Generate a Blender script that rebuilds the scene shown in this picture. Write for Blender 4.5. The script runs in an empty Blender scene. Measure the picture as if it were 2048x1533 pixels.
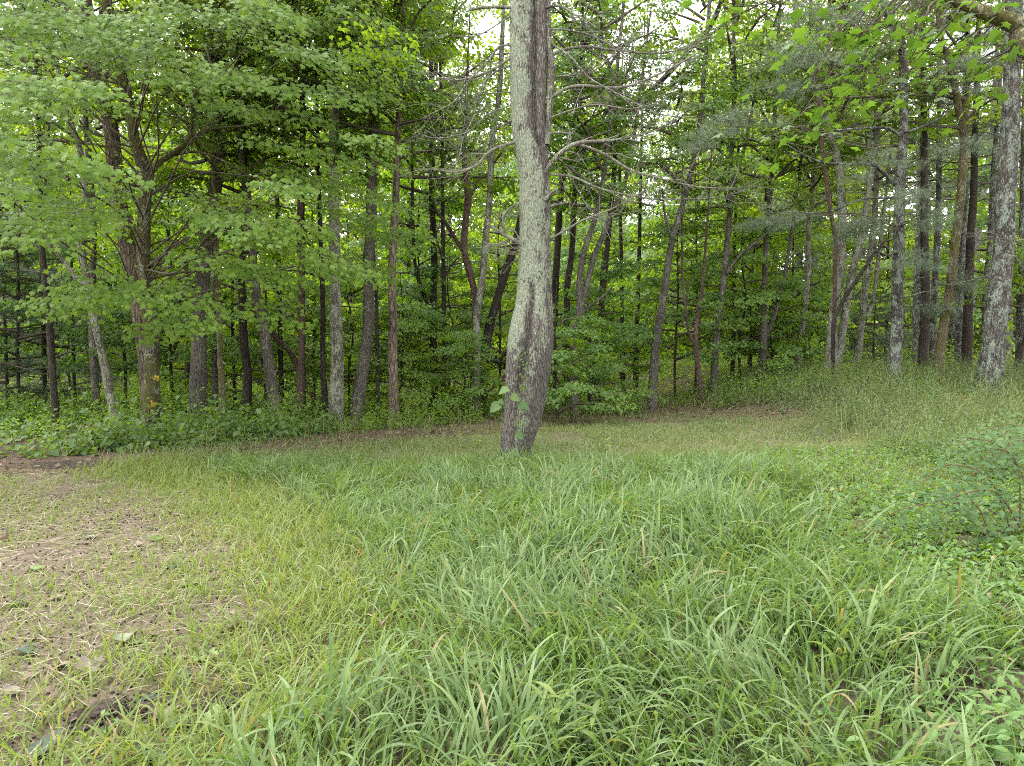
import bpy, math, random
import numpy as np
from mathutils import Vector, noise as mnoise

rng = np.random.default_rng(7)
random.seed(7)
scene = bpy.context.scene
COL = scene.collection

# ------------------------------------------------------------------ camera
CAM_H, FPX, CX, CY, HOR = 1.45, 1365.0, 1024.0, 766.5, 700.0
PITCH = math.atan((CY - HOR) / FPX)
cam_d = bpy.data.cameras.new('camera')
cam_d.sensor_width = 36.0
cam_d.lens = 36.0 * FPX / 2048.0
cam_d.clip_start, cam_d.clip_end = 0.05, 2000.0
cam = bpy.data.objects.new('camera', cam_d)
COL.objects.link(cam)
cam.location = (0, 0, CAM_H)
cam.rotation_euler = (math.pi / 2 - PITCH, 0, 0)
scene.camera = cam

# ------------------------------------------------------------------ sky and sun (overcast)
SUN_EL, SUN_AZ = math.radians(70), math.radians(290)
world = bpy.data.worlds.new('World')
scene.world = world
world.use_nodes = True
wn, wl = world.node_tree.nodes, world.node_tree.links
wn.clear()
w_out = wn.new('ShaderNodeOutputWorld')
w_bg = wn.new('ShaderNodeBackground')
w_sky = wn.new('ShaderNodeTexSky')
w_sky.sky_type = 'NISHITA'
w_sky.sun_disc = False
w_sky.sun_elevation = SUN_EL
w_sky.sun_rotation = SUN_AZ
w_sky.air_density, w_sky.dust_density, w_sky.ozone_density = 1.0, 1.0, 1.0
w_hs = wn.new('ShaderNodeHueSaturation')          # overcast: the cloud layer takes the blue out of the sky
w_hs.inputs['Saturation'].default_value = 0.10
w_bg.inputs['Strength'].default_value = 0.15
wl.new(w_sky.outputs[0], w_hs.inputs['Color'])
wl.new(w_hs.outputs[0], w_bg.inputs['Color'])
wl.new(w_bg.outputs[0], w_out.inputs['Surface'])
sun_d = bpy.data.lights.new('sun', 'SUN')
sun_d.energy, sun_d.angle, sun_d.color = 1.3, math.radians(55), (1.0, 0.98, 0.94)
sun = bpy.data.objects.new('sun', sun_d)
COL.objects.link(sun)
sdir = Vector((math.sin(SUN_AZ) * math.cos(SUN_EL), math.cos(SUN_AZ) * math.cos(SUN_EL), math.sin(SUN_EL)))
sun.rotation_euler = sdir.to_track_quat('Z', 'Y').to_euler()
sun.location = (0, -5, 30)
vs = scene.view_settings
vs.view_transform, vs.look, vs.gamma, vs.use_curve_mapping = 'Standard', 'None', 1.0, False
vs.exposure = 2.65
cy = scene.cycles
cy.max_bounces, cy.diffuse_bounces, cy.glossy_bounces, cy.transmission_bounces = 9, 7, 1, 7
cy.use_adaptive_sampling, cy.adaptive_threshold = True, 0.02
cy.use_denoising = False
cy.filter_width = 1.0
cy.caustics_reflective = cy.caustics_refractive = False

# ------------------------------------------------------------------ helpers
def ray(px, py):
    u, v = (px - CX) / FPX, (CY - py) / FPX
    return np.array([u, math.cos(PITCH) + v * math.sin(PITCH), -math.sin(PITCH) + v * math.cos(PITCH)])

def P(px, py, d):
    """the point a pixel shows when it stands d metres away"""
    r = ray(px, py)
    return np.array([0, 0, CAM_H]) + r * (d / r[1])

def sstep(a, b, x):
    t = np.clip((x - a) / (b - a), 0, 1)
    return t * t * (3 - 2 * t)

def vnoise(x, y, s=1.0, seed=0.0):
    """cheap smooth value noise, vectorised, 0..1"""
    x = np.asarray(x, float) * s + seed * 17.3 + 500
    y = np.asarray(y, float) * s + seed * 9.1 + 500
    xi, yi = np.floor(x), np.floor(y)
    fx, fy = x - xi, y - yi
    fx, fy = fx * fx * (3 - 2 * fx), fy * fy * (3 - 2 * fy)
    def h(a, b):
        v = np.sin(a * 127.1 + b * 311.7) * 43758.5453
        return v - np.floor(v)
    return (h(xi, yi) * (1 - fx) + h(xi + 1, yi) * fx) * (1 - fy) + (h(xi, yi + 1) * (1 - fx) + h(xi + 1, yi + 1) * fx) * fy

def ground_z(x, y):
    x, y = np.asarray(x, float), np.asarray(y, float)
    bank = 0.62 * sstep(3.0, 7.5, x - 0.12 * np.maximum(y - 12, 0) * 0) * sstep(7.5, 14.0, y)
    tilt = 0.10 * sstep(10, 20, y) * sstep(-2, 4, x)
    und = 0.10 * (vnoise(x, y, 0.35, 1) - 0.5) + 0.04 * (vnoise(x, y, 1.3, 2) - 0.5)
    drop = -0.9 * sstep(17, 34, y) * sstep(2, -8, x)
    left = 0.12 * sstep(-4.5, -7.5, x) * sstep(8.0, 11.0, y)
    return bank + tilt + und * sstep(0.5, 3, np.hypot(x, y)) + drop + left

def G(px, py):
    """where a pixel's ray meets the ground"""
    r = ray(px, py)
    d = 3.0
    for _ in range(40):
        p = np.array([0, 0, CAM_H]) + r * (d / r[1])
        gz = float(ground_z(p[0], p[1]))
        if r[2] > -1e-3: break
        d += 0.7 * ((gz - CAM_H) / r[2] * r[1] - d)
    p = np.array([0, 0, CAM_H]) + r * (d / r[1])
    p[2] = float(ground_z(p[0], p[1]))
    return p

class Geo:
    """collects triangles and quads, builds ONE mesh"""
    def __init__(s):
        s.v, s.t, s.q, s.n, s.attr = [], [], [], 0, []
    def add(s, v, t=None, q=None, attr=None):
        v = np.asarray(v, np.float32).reshape(-1, 3)
        if t is not None and len(t): s.t.append(np.asarray(t, np.int64).reshape(-1, 3) + s.n)
        if q is not None and len(q): s.q.append(np.asarray(q, np.int64).reshape(-1, 4) + s.n)
        s.v.append(v); s.n += len(v)
        if attr is not None: s.attr.append(np.asarray(attr, np.float32))
    def mesh(s, name, mat, origin=(0, 0, 0), smooth=False, attr_name=None):
        me = bpy.data.meshes.new(name)
        if not s.v:
            return me
        v = np.concatenate(s.v) - np.asarray(origin, np.float32)
        t = np.concatenate(s.t) if s.t else np.zeros((0, 3), np.int64)
        q = np.concatenate(s.q) if s.q else np.zeros((0, 4), np.int64)
        nl = t.size + q.size
        me.vertices.add(len(v)); me.vertices.foreach_set('co', v.astype(np.float32).ravel())
        me.loops.add(nl); me.loops.foreach_set('vertex_index', np.concatenate([t.ravel(), q.ravel()]).astype(np.int32))
        me.polygons.add(len(t) + len(q))
        st = np.concatenate([np.arange(len(t)) * 3, t.size + np.arange(len(q)) * 4]).astype(np.int32)
        me.polygons.foreach_set('loop_start', st)
        if smooth: me.polygons.foreach_set('use_smooth', np.ones(len(t) + len(q), bool))
        if attr_name:
            a = me.attributes.new(attr_name, 'FLOAT', 'POINT')
            a.data.foreach_set('value', np.concatenate(s.attr).astype(np.float32))
        me.update(calc_edges=True)
        if mat: me.materials.append(mat)
        return me

def link(name, me, parent=None, loc=(0, 0, 0)):
    o = bpy.data.objects.new(name, me)
    COL.objects.link(o)
    o.location = loc
    if parent is not None: o.parent = parent
    return o

def tag(o, label=None, cat=None, group=None, kind=None):
    if label: o['label'] = label
    if cat: o['category'] = cat
    if group: o['group'] = group
    if kind: o['kind'] = kind
    return o

def thing(name, label, cat, loc, group=None, rz=0.0, sc=1.0):
    o = bpy.data.objects.new(name, None)
    COL.objects.link(o)
    o.empty_display_size = 0.2
    o.location = [float(c) for c in loc]
    o.rotation_euler = (0, 0, rz)
    o.scale = (sc, sc, sc)
    return tag(o, label, cat, group)

def unit(a):
    a = np.asarray(a, float)
    return a / np.maximum(np.linalg.norm(a, axis=-1, keepdims=True), 1e-9)

def smooth_path(pts, rad, step):
    """Catmull-Rom through pts with radii, resampled"""
    pts, rad = np.asarray(pts, float), np.asarray(rad, float)
    if len(pts) == 2:
        n = max(2, int(np.linalg.norm(pts[1] - pts[0]) / step))
        t = np.linspace(0, 1, n + 1)[:, None]
        return pts[0] * (1 - t) + pts[1] * t, rad[0] * (1 - t[:, 0]) + rad[1] * t[:, 0]
    p = np.vstack([2 * pts[0] - pts[1], pts, 2 * pts[-1] - pts[-2]])
    outp, outr = [], []
    for i in range(len(pts) - 1):
        n = max(2, int(np.linalg.norm(pts[i + 1] - pts[i]) / step))
        t = (np.arange(n) / n)[:, None]
        p0, p1, p2, p3 = p[i], p[i + 1], p[i + 2], p[i + 3]
        outp.append(0.5 * (2 * p1 + (p2 - p0) * t + (2 * p0 - 5 * p1 + 4 * p2 - p3) * t * t + (3 * p1 - p0 - 3 * p2 + p3) * t ** 3))
        outr.append(rad[i] * (1 - t[:, 0]) + rad[i + 1] * t[:, 0])
    outp.append(pts[-1:]); outr.append(rad[-1:])
    return np.vstack(outp), np.concatenate(outr)

def tube(g, path, rad, sides=8, rough=0.0, seed=0.0):
    """a round stem along a path; rough knocks its rings out of round"""
    path, rad = np.asarray(path, float), np.asarray(rad, float)
    n = len(path)
    tan = unit(np.gradient(path, axis=0))
    ref = np.array([1.0, 0, 0]) if abs(tan[:, 0]).mean() < 0.8 else np.array([0, 1.0, 0])
    b = unit(np.cross(tan, ref)); a = unit(np.cross(b, tan))
    th = np.arange(sides) / sides * 2 * math.pi
    r = rad[:, None] * np.ones((n, sides))
    if rough:
        l = np.concatenate([[0], np.cumsum(np.linalg.norm(np.diff(path, axis=0), axis=1))])
        L, T = np.meshgrid(l, th, indexing='ij')
        R = rad.mean()
        r = r * (1 + rough * (2 * vnoise(np.cos(T) * 2 + L * 0.5 / max(R * 3, .05), np.sin(T) * 2 + L * 0.9, 1.0, seed) - 1)
                 + rough * 0.7 * (2 * vnoise(T * sides / 6.28 * 1.0, L * 3, 1.0, seed + 5) - 1) * (sides >= 10))
    v = path[:, None, :] + a[:, None, :] * (np.cos(th)[None, :, None] * r[..., None]) + b[:, None, :] * (np.sin(th)[None, :, None] * r[..., None])
    i = np.arange(n - 1)[:, None] * sides; j = np.arange(sides)[None, :]; j2 = (j + 1) % sides
    q = np.stack([i + j, i + j2, i + sides + j2, i + sides + j], -1).reshape(-1, 4)
    cap = np.vstack([path[-1] + tan[-1] * rad[-1] * 0.6])
    base = (n - 1) * sides
    t = np.stack([base + np.arange(sides), base + (np.arange(sides) + 1) % sides, np.full(sides, n * sides)], -1)
    g.add(np.vstack([v.reshape(-1, 3), cap]), t=t, q=q)

def limb(g, p0, p1, r0, r1, sag=0.0, wig=0.06, step=0.25, sides=5, r=None):
    p0, p1 = np.asarray(p0, float), np.asarray(p1, float)
    L = np.linalg.norm(p1 - p0)
    rr = r or rng
    m = [p0]
    for f in (0.33, 0.66):
        m.append(p0 * (1 - f) + p1 * f + np.array([0, 0, sag * L * 4 * f * (1 - f)]) + rr.normal(0, wig * L * 0.5, 3))
    m.append(p1)
    pa, ra = smooth_path(m, [r0, r0 * .66 + r1 * .34, r0 * .34 + r1 * .66, r1], step)
    tube(g, pa, ra, sides)
    return pa

# --- leaf shapes (tip along +y, face +z), unit length
def fan(outline, zf=lambda x, y: 0.0):
    v = [(0, 0.35, zf(0, .35))] + [(x, y, zf(x, y)) for x, y in outline]
    n = len(outline)
    return np.array(v), np.array([(0, 1 + i, 1 + (i + 1) % n) for i in range(n)])
half = [(.32, -.05), (.24, .18), (.54, .36), (.26, .52), (.15, .68)]
L_MAPLE = fan([(0, 0)] + half + [(0, 1.0)] + [(-x, y) for x, y in reversed(half)], lambda x, y: -0.5 * x * x - .18 * y * y)
half = [(.30, .02), (.50, .36), (.22, .56)]
L_STAR = fan([(0, 0.02)] + half + [(0, 1.0)] + [(-x, y) for x, y in reversed(half)], lambda x, y: -0.4 * x * x - .12 * y * y)
L_OVAL = (np.array([(0, 0, 0), (.24, .3, .07), (.20, .65, .05), (0, 1, -.10), (-.20, .65, .05), (-.24, .3, .07), (0, .35, 0), (0, .68, -.02)]),
          np.array([(0, 1, 6), (1, 2, 6), (6, 2, 7), (2, 3, 7), (7, 3, 4), (6, 7, 4), (6, 4, 5), (0, 6, 5)]))
L_KITE = (np.array([(0, 0, 0), (.30, .45, .06), (0, 1, -.06), (-.30, .45, .06)]), np.array([(0, 1, 2), (0, 2, 3)]))
L_NARROW = (np.array([(0, 0, 0), (.09, .35, .02), (0, 1, -.22), (-.09, .35, .02)]), np.array([(0, 1, 2), (0, 2, 3)]))
half = [(.20, -.12), (.44, .02), (.48, .32), (.30, .66)]
L_HEART = fan([(0, 0)] + half + [(0, 1.0)] + [(-x, y) for x, y in reversed(half)], lambda x, y: .25 * abs(x) - .15 * y * y)
_nv, _nt = [], []
for _i in range(11):
    _a = _i / 11 * 2 * math.pi + .3 * (_i % 3); _e = .35 + .5 * ((_i * 7) % 5) / 5
    _d = np.array([math.cos(_a) * math.cos(_e), math.sin(_e), math.sin(_a) * math.cos(_e)])
    _s = unit(np.cross(_d, [0.3, .2, .9])) * 0.022
    _nv += [tuple(-_s), tuple(_s), tuple(_d)]; _nt.append((3 * _i, 3 * _i + 1, 3 * _i + 2))
L_NEEDLE = (np.array(_nv), np.array(_nt))

L_CLOD = (np.array([(.5, 0, .1), (0, .45, 0), (-.5, 0, .05), (0, -.4, .1), (.05, .05, .42), (0, 0, -.35)]),
          np.array([(0, 1, 4), (1, 2, 4), (2, 3, 4), (3, 0, 4), (1, 0, 5), (2, 1, 5), (3, 2, 5), (0, 3, 5)]))

def leaves(g, pos, nrm, axis, size, tmpl):
    """one leaf per row: pos, facing nrm, tip along axis"""
    if len(pos) == 0: return
    tv, tf = tmpl
    n = unit(nrm); y = axis - n * np.sum(axis * n, 1, keepdims=True); y = unit(y); x = np.cross(y, n)
    s = np.asarray(size).reshape(-1, 1, 1)
    v = pos[:, None, :] + s * (x[:, None, :] * tv[None, :, :1] + y[:, None, :] * tv[None, :, 1:2] + n[:, None, :] * tv[None, :, 2:3])
    f = tf[None] + (np.arange(len(pos)) * len(tv))[:, None, None]
    g.add(v.reshape(-1, 3), t=f.reshape(-1, 3))

def spray(gl, gb, o, h, L, W, n, size, tmpl, droop=0.25, tilt=0.35, jit=0.35, r=None, twig=0.004, nside=4, up=0.0, hang=0.35, face=0.0, flat=1.0):
    """a flat fan of leaves on twigs growing from o along heading h"""
    r = r or rng
    o = np.asarray(o, float); h = unit(np.array([h[0], h[1], 0.0]))
    sd = np.array([-h[1], h[0], 0.0])
    t = r.random(n) ** 0.75
    s = (r.random(n) * 2 - 1) * W * np.sin(math.pi * (0.12 + 0.80 * t)) ** 0.8
    z = up * t * L - droop * L * t * t - 0.35 * droop * s * s / max(W, .05) + r.normal(0, flat * (0.035 + .02 * L), n)
    pos = o + h * (t * L)[:, None] + sd * s[:, None]
    pos[:, 2] += z
    nr = np.array([0, 0, 1.0]) + h * (tilt + 2 * droop * t * .5)[:, None] + sd * (s / W * tilt * .6)[:, None] + r.normal(0, jit, (n, 3)) + np.array([0, -face, 0])
    ax = h * (0.5 + r.random(n))[:, None] + sd * (np.sign(s) * r.random(n) * 1.1)[:, None] + np.array([0, 0, -hang])
    leaves(gl, pos, nr, ax, size * (0.65 + 0.6 * r.random(n)), tmpl)
    if gb is not None:
        m = np.array([o, o + h * L * .5 + [0, 0, up * L * .5 - droop * L * .25], o + h * L * .95 + [0, 0, up * L - droop * L * .9]])
        pa, ra = smooth_path(m, [twig * 1.6, twig, twig * .4], max(L / 4, .08))
        tube(gb, pa, ra, 3)
        for k in range(nside):
            f = 0.2 + 0.7 * k / nside; sg = 1 if k % 2 else -1
            q0 = o + h * L * f + [0, 0, up * L * f - droop * L * f * f]
            w = W * math.sin(math.pi * (0.12 + .8 * f)) * .85
            q1 = q0 + h * w * .6 + sd * sg * w * .9 + [0, 0, -droop * w * .5]
            tube(gb, np.array([q0, (q0 + q1) / 2 + [0, 0, .01], q1]), [twig * .7, twig * .5, twig * .25], 3)

# ------------------------------------------------------------------ materials
def new_mat(name):
    m = bpy.data.materials.new(name); m.use_nodes = True
    nt = m.node_tree; nt.nodes.clear()
    return m, nt.nodes, nt.links

def ramp(nodes, stops, interp='LINEAR'):
    r = nodes.new('ShaderNodeValToRGB'); r.color_ramp.interpolation = interp
    e = r.color_ramp.elements
    while len(e) < len(stops): e.new(0.5)
    for el, (p, c) in zip(e, stops):
        el.position = p; el.color = (*c, 1) if len(c) == 3 else c
    return r

def mixc(nodes, links, fac, a, b, bt='MIX'):
    m = nodes.new('ShaderNodeMix'); m.data_type = 'RGBA'; m.blend_type = bt
    for sock, val in ((m.inputs[0], fac), (m.inputs[6], a), (m.inputs[7], b)):
        if hasattr(val, 'links'): links.new(val, sock)
        elif isinstance(val, (int, float)): sock.default_value = val
        else: sock.default_value = (*val, 1)
    return m.outputs[2]

def leaf_mat(name, c1, c2, trans=0.45, tcol=None, rough=0.45, spec=0.35, objvar=0.25, dry=0.0):
    """leaf: gloss + diffuse on top, light coming through; each leaf its own tint"""
    m, N, L = new_mat(name)
    out = N.new('ShaderNodeOutputMaterial')
    geo = N.new('ShaderNodeNewGeometry'); oi = N.new('ShaderNodeObjectInfo')
    stops = [(0.0, c1), (1.0, c2)]
    if dry: stops = [(0.0, c1), (1.0 - dry, c2), (1.0 - dry * .7, (0.20, 0.17, 0.075)), (1.0, (0.24, 0.19, 0.11))]
    r = ramp(N, stops); L.new(geo.outputs['Random Per Island'], r.inputs[0])
    hs = N.new('ShaderNodeHueSaturation'); L.new(r.outputs[0], hs.inputs['Color'])
    ma = N.new('ShaderNodeMapRange'); L.new(oi.outputs['Random'], ma.inputs[0])
    ma.inputs[3].default_value, ma.inputs[4].default_value = 1 - objvar, 1 + objvar
    L.new(ma.outputs[0], hs.inputs['Value'])
    mh = N.new('ShaderNodeMapRange'); L.new(oi.outputs['Random'], mh.inputs[0])
    mh.inputs[3].default_value, mh.inputs[4].default_value = 0.5 + .06 * objvar, 0.5 - .06 * objvar
    L.new(mh.outputs[0], hs.inputs['Hue'])
    p = N.new('ShaderNodeBsdfPrincipled'); p.inputs['Roughness'].default_value = rough
    p.inputs['Specular IOR Level'].default_value = spec
    L.new(hs.outputs[0], p.inputs['Base Color'])
    tr = N.new('ShaderNodeBsdfTranslucent')
    tc = mixc(N, L, 1.0, hs.outputs[0], tcol or (2.2, 2.0, 0.40), 'MULTIPLY')
    L.new(tc, tr.inputs['Color'])
    mx = N.new('ShaderNodeMixShader'); mx.inputs[0].default_value = trans
    L.new(p.outputs[0], mx.inputs[1]); L.new(tr.outputs[0], mx.inputs[2])
    L.new(mx.outputs[0], out.inputs['Surface'])
    return m

def bark_mat(name, c1, c2, lichen=0.0, lcol=(0.36, 0.40, 0.30), moss=0.0, mcol=(0.07, 0.085, 0.02), scale=1.0, attr=False, relief=1.0):
    m, N, L = new_mat(name)
    out = N.new('ShaderNodeOutputMaterial'); p = N.new('ShaderNodeBsdfPrincipled')
    p.inputs['Roughness'].default_value = 0.9; p.inputs['Specular IOR Level'].default_value = 0.15
    tc = N.new('ShaderNodeTexCoord'); oi = N.new('ShaderNodeObjectInfo')
    off = N.new('ShaderNodeVectorMath'); off.operation = 'ADD'
    sc = N.new('ShaderNodeMath'); sc.operation = 'MULTIPLY'; sc.inputs[1].default_value = 37.0
    L.new(oi.outputs['Random'], sc.inputs[0]); L.new(tc.outputs['Object'], off.inputs[0]); L.new(sc.outputs[0], off.inputs[1])
    mp = N.new('ShaderNodeMapping'); mp.inputs['Scale'].default_value = (1, 1, 0.22); L.new(off.outputs[0], mp.inputs[0])
    n1 = N.new('ShaderNodeTexNoise'); n1.inputs['Scale'].default_value = 55 * scale; n1.inputs['Detail'].default_value = 5; n1.inputs['Roughness'].default_value = .65
    L.new(mp.outputs[0], n1.inputs['Vector'])
    vo = N.new('ShaderNodeTexVoronoi'); vo.feature = 'DISTANCE_TO_EDGE'; vo.inputs['Scale'].default_value = 40 * scale
    L.new(mp.outputs[0], vo.inputs['Vector'])
    vr = ramp(N, [(0.0, (0, 0, 0)), (0.22, (1, 1, 1))]); L.new(vo.outputs['Distance'], vr.inputs[0])
    hgt = N.new('ShaderNodeMath'); hgt.operation = 'MULTIPLY'; L.new(n1.outputs[0], hgt.inputs[0])
    vadd = N.new('ShaderNodeMath'); vadd.operation = 'MULTIPLY_ADD'; vadd.inputs[1].default_value = .6; vadd.inputs[2].default_value = .4
    L.new(vr.outputs[0], vadd.inputs[0]); L.new(vadd.outputs[0], hgt.inputs[1])
    cr = ramp(N, [(0.16, c1), (0.62, c2)]); L.new(hgt.outputs[0], cr.inputs[0])
    # broad tone drift
    nb = N.new('ShaderNodeTexNoise'); nb.inputs['Scale'].default_value = 1.7; nb.inputs['Detail'].default_value = 3; L.new(off.outputs[0], nb.inputs['Vector'])
    br = ramp(N, [(0.3, (0.65, 0.65, 0.67)), (0.7, (1.25, 1.2, 1.15))]); L.new(nb.outputs[0], br.inputs[0])
    col = mixc(N, L, 1.0, cr.outputs[0], br.outputs[0], 'MULTIPLY')
    if moss:
        nm = N.new('ShaderNodeTexNoise'); nm.inputs['Scale'].default_value = 2.6; nm.inputs['Detail'].default_value = 7; nm.inputs['Roughness'].default_value = .7
        L.new(off.outputs[0], nm.inputs['Vector'])
        mr = ramp(N, [(0.62 - .3 * moss, (0, 0, 0)), (0.72 - .3 * moss, (1, 1, 1))]); L.new(nm.outputs[0], mr.inputs[0])
        col = mixc(N, L, mr.outputs[0], col, mcol)
    if lichen:
        ml = N.new('ShaderNodeMapping'); ml.inputs['Scale'].default_value = (1, 1, .55); ml.inputs['Location'].default_value = (3, 7, 1); L.new(off.outputs[0], ml.inputs[0])
        nl = N.new('ShaderNodeTexNoise'); nl.inputs['Scale'].default_value = 8 if not attr else 9; nl.inputs['Detail'].default_value = 9; nl.inputs['Roughness'].default_value = .72
        L.new(ml.outputs[0], nl.inputs['Vector'])
        nf = N.new('ShaderNodeTexNoise'); nf.inputs['Scale'].default_value = 46; nf.inputs['Detail'].default_value = 5; nf.inputs['Roughness'].default_value = .7
        L.new(ml.outputs[0], nf.inputs['Vector'])
        nmix = N.new('ShaderNodeMix'); nmix.data_type = 'FLOAT'; nmix.inputs[0].default_value = .42
        L.new(nl.outputs[0], nmix.inputs[2]); L.new(nf.outputs[0], nmix.inputs[3])
        fac = nmix.outputs[0]
        if attr:
            at = N.new('ShaderNodeAttribute'); at.attribute_name = 'lichen'
            ad = N.new('ShaderNodeMath'); ad.operation = 'ADD'; ct = N.new('ShaderNodeMath'); ct.operation = 'MULTIPLY_ADD'; ct.inputs[1].default_value = 2.0; ct.inputs[2].default_value = -.5; L.new(fac, ct.inputs[0]); L.new(ct.outputs[0], ad.inputs[0]); L.new(at.outputs['Fac'], ad.inputs[1]); fac = ad.outputs[0]
        lr = ramp(N, [(0.635 - .28 * lichen, (0, 0, 0)), (0.685 - .28 * lichen, (1, 1, 1))]); L.new(fac, lr.inputs[0])
        # lichen is patchy between the bark ridges
        lm = N.new('ShaderNodeMath'); lm.operation = 'MULTIPLY'; L.new(lr.outputs[0], lm.inputs[0])
        rr = ramp(N, [(0.10, (.25, .25, .25)), (0.34, (1, 1, 1))]); L.new(hgt.outputs[0], rr.inputs[0]); L.new(rr.outputs[0], lm.inputs[1])
        n3 = N.new('ShaderNodeTexNoise'); n3.inputs['Scale'].default_value = 60; n3.inputs['Detail'].default_value = 3; L.new(off.outputs[0], n3.inputs['Vector'])
        lcr = ramp(N, [(0.3, tuple(c * .72 for c in lcol)), (0.7, tuple(min(1, c * 1.2) for c in lcol))]); L.new(n3.outputs[0], lcr.inputs[0])
        col = mixc(N, L, lm.outputs[0], col, lcr.outputs[0])
    L.new(col, p.inputs['Base Color'])
    bp = N.new('ShaderNodeBump'); bp.inputs['Strength'].default_value = 0.9; bp.inputs['Distance'].default_value = 0.03 * relief
    L.new(hgt.outputs[0], bp.inputs['Height']); L.new(bp.outputs[0], p.inputs['Normal'])
    L.new(p.outputs[0], out.inputs['Surface'])
    return m

def plain_mat(name, c1, c2, scale=20, rough=.85, bump=.01, spec=.2):
    m, N, L = new_mat(name)
    out = N.new('ShaderNodeOutputMaterial'); p = N.new('ShaderNodeBsdfPrincipled')
    p.inputs['Roughness'].default_value = rough; p.inputs['Specular IOR Level'].default_value = spec
    tc = N.new('ShaderNodeTexCoord'); n = N.new('ShaderNodeTexNoise'); n.inputs['Scale'].default_value = scale; n.inputs['Detail'].default_value = 6
    L.new(tc.outputs['Object'], n.inputs['Vector'])
    r = ramp(N, [(.3, c1), (.7, c2)]); L.new(n.outputs[0], r.inputs[0]); L.new(r.outputs[0], p.inputs['Base Color'])
    b = N.new('ShaderNodeBump'); b.inputs['Distance'].default_value = bump; L.new(n.outputs[0], b.inputs['Height']); L.new(b.outputs[0], p.inputs['Normal'])
    L.new(p.outputs[0], out.inputs['Surface'])
    return m

M = {}
M['maple'] = leaf_mat('maple_leaf', (0.080, 0.150, 0.022), (0.140, 0.215, 0.034), .52)
M['maple_near'] = leaf_mat('broad_maple_leaf', (0.076, 0.145, 0.020), (0.138, 0.215, 0.040), .50, rough=.55, spec=.18)
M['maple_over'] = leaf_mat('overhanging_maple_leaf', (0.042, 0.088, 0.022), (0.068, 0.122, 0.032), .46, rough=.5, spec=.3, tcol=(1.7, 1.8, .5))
M['under'] = leaf_mat('understory_leaf', (0.085, 0.172, 0.034), (0.145, 0.230, 0.054), .54)
M['oak'] = leaf_mat('canopy_leaf', (0.085, 0.150, 0.030), (0.130, 0.195, 0.045), .50)
M['far'] = leaf_mat('distant_leaf', (0.085, 0.150, 0.030), (0.140, 0.195, 0.044), .50)
M['pine'] = leaf_mat('pine_needle', (0.085, 0.125, 0.075), (0.130, 0.170, 0.105), .25, tcol=(1.2, 1.2, .8))
M['hemlock'] = leaf_mat('hemlock_needle', (0.030, 0.060, 0.028), (0.055, 0.090, 0.040), .25, tcol=(1.2, 1.2, .7))
M['grass'] = leaf_mat('lush_grass', (0.070, 0.126, 0.040), (0.146, 0.206, 0.080), .42, rough=.5, spec=.28, dry=.03, tcol=(1.3, 1.35, .5))
M['grass_y'] = leaf_mat('young_grass', (0.095, 0.148, 0.034), (0.155, 0.200, 0.060), .42, rough=.5, spec=.28, dry=.06, tcol=(1.3, 1.3, .5))
M['grass_f'] = leaf_mat('short_grass', (0.115, 0.172, 0.054), (0.195, 0.240, 0.092), .40, rough=.5, spec=.28, dry=.12, tcol=(1.3, 1.3, .6))
M['weed'] = leaf_mat('weed_leaf', (0.070, 0.145, 0.034), (0.140, 0.220, 0.062), .40, dry=.02)
M['weed_grey'] = leaf_mat('bank_weed_leaf', (0.110, 0.160, 0.068), (0.175, 0.225, 0.105), .42, dry=.03, tcol=(1.4, 1.4, .6))
M['vine'] = leaf_mat('vine_leaf', (0.060, 0.115, 0.038), (0.098, 0.158, 0.056), .35, rough=.55, spec=.2)
M['pale'] = leaf_mat('pale_leaf', (0.182, 0.252, 0.070), (0.224, 0.294, 0.084), .4)
M['straw'] = leaf_mat('dry_straw', (0.165, 0.135, 0.090), (0.370, 0.315, 0.220), .15, tcol=(1, .9, .7), rough=.7, objvar=0)
M['litter'] = leaf_mat('dead_leaf', (0.075, 0.050, 0.034), (0.175, 0.125, 0.088), .15, tcol=(1, .85, .65), rough=.7, objvar=0)
M['b_grey'] = bark_mat('grey_bark', (0.040, 0.035, 0.029), (0.170, 0.155, 0.130), .32, lcol=(.24, .26, .20))
M['b_pale'] = bark_mat('pale_lichen_bark', (0.060, 0.052, 0.042), (0.215, 0.195, 0.155), .55, lcol=(.27, .295, .215))
M['b_dark'] = bark_mat('dark_bark', (0.018, 0.015, 0.012), (0.075, 0.063, 0.050), .22, lcol=(.16, .18, .13))
M['b_red'] = bark_mat('reddish_bark', (0.040, 0.028, 0.022), (0.160, 0.112, 0.088), .15, lcol=(.22, .22, .17))
M['b_moss'] = bark_mat('mossy_maple_bark', (0.030, 0.026, 0.016), (0.135, 0.112, 0.070), .36, lcol=(.27, .29, .22), moss=.55, mcol=(.075, .07, .022))
M['b_shag'] = bark_mat('shaggy_bark', (0.045, 0.034, 0.027), (0.235, 0.190, 0.150), .15, lcol=(.24, .26, .2), scale=.45, relief=1.8)
M['b_pine'] = bark_mat('pine_bark', (0.024, 0.021, 0.018), (0.118, 0.104, 0.092), .50, lcol=(.22, .255, .20))
M['b_olive'] = bark_mat('olive_bark', (0.045, 0.038, 0.022), (0.165, 0.135, 0.082), .36, lcol=(.24, .26, .16), moss=.5, mcol=(.085, .078, .025))
M['b_main'] = bark_mat('great_lichened_bark', (0.040, 0.035, 0.030), (0.195, 0.178, 0.158), .5, lcol=(.25, .275, .195), attr=True, relief=1.0)
M['twig'] = plain_mat('twig_bark', (0.05, 0.04, 0.03), (0.12, 0.10, 0.075), 30)
M['deadtwig'] = plain_mat('dead_twig', (0.075, 0.070, 0.052), (0.21, 0.20, 0.15), 25)
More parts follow.
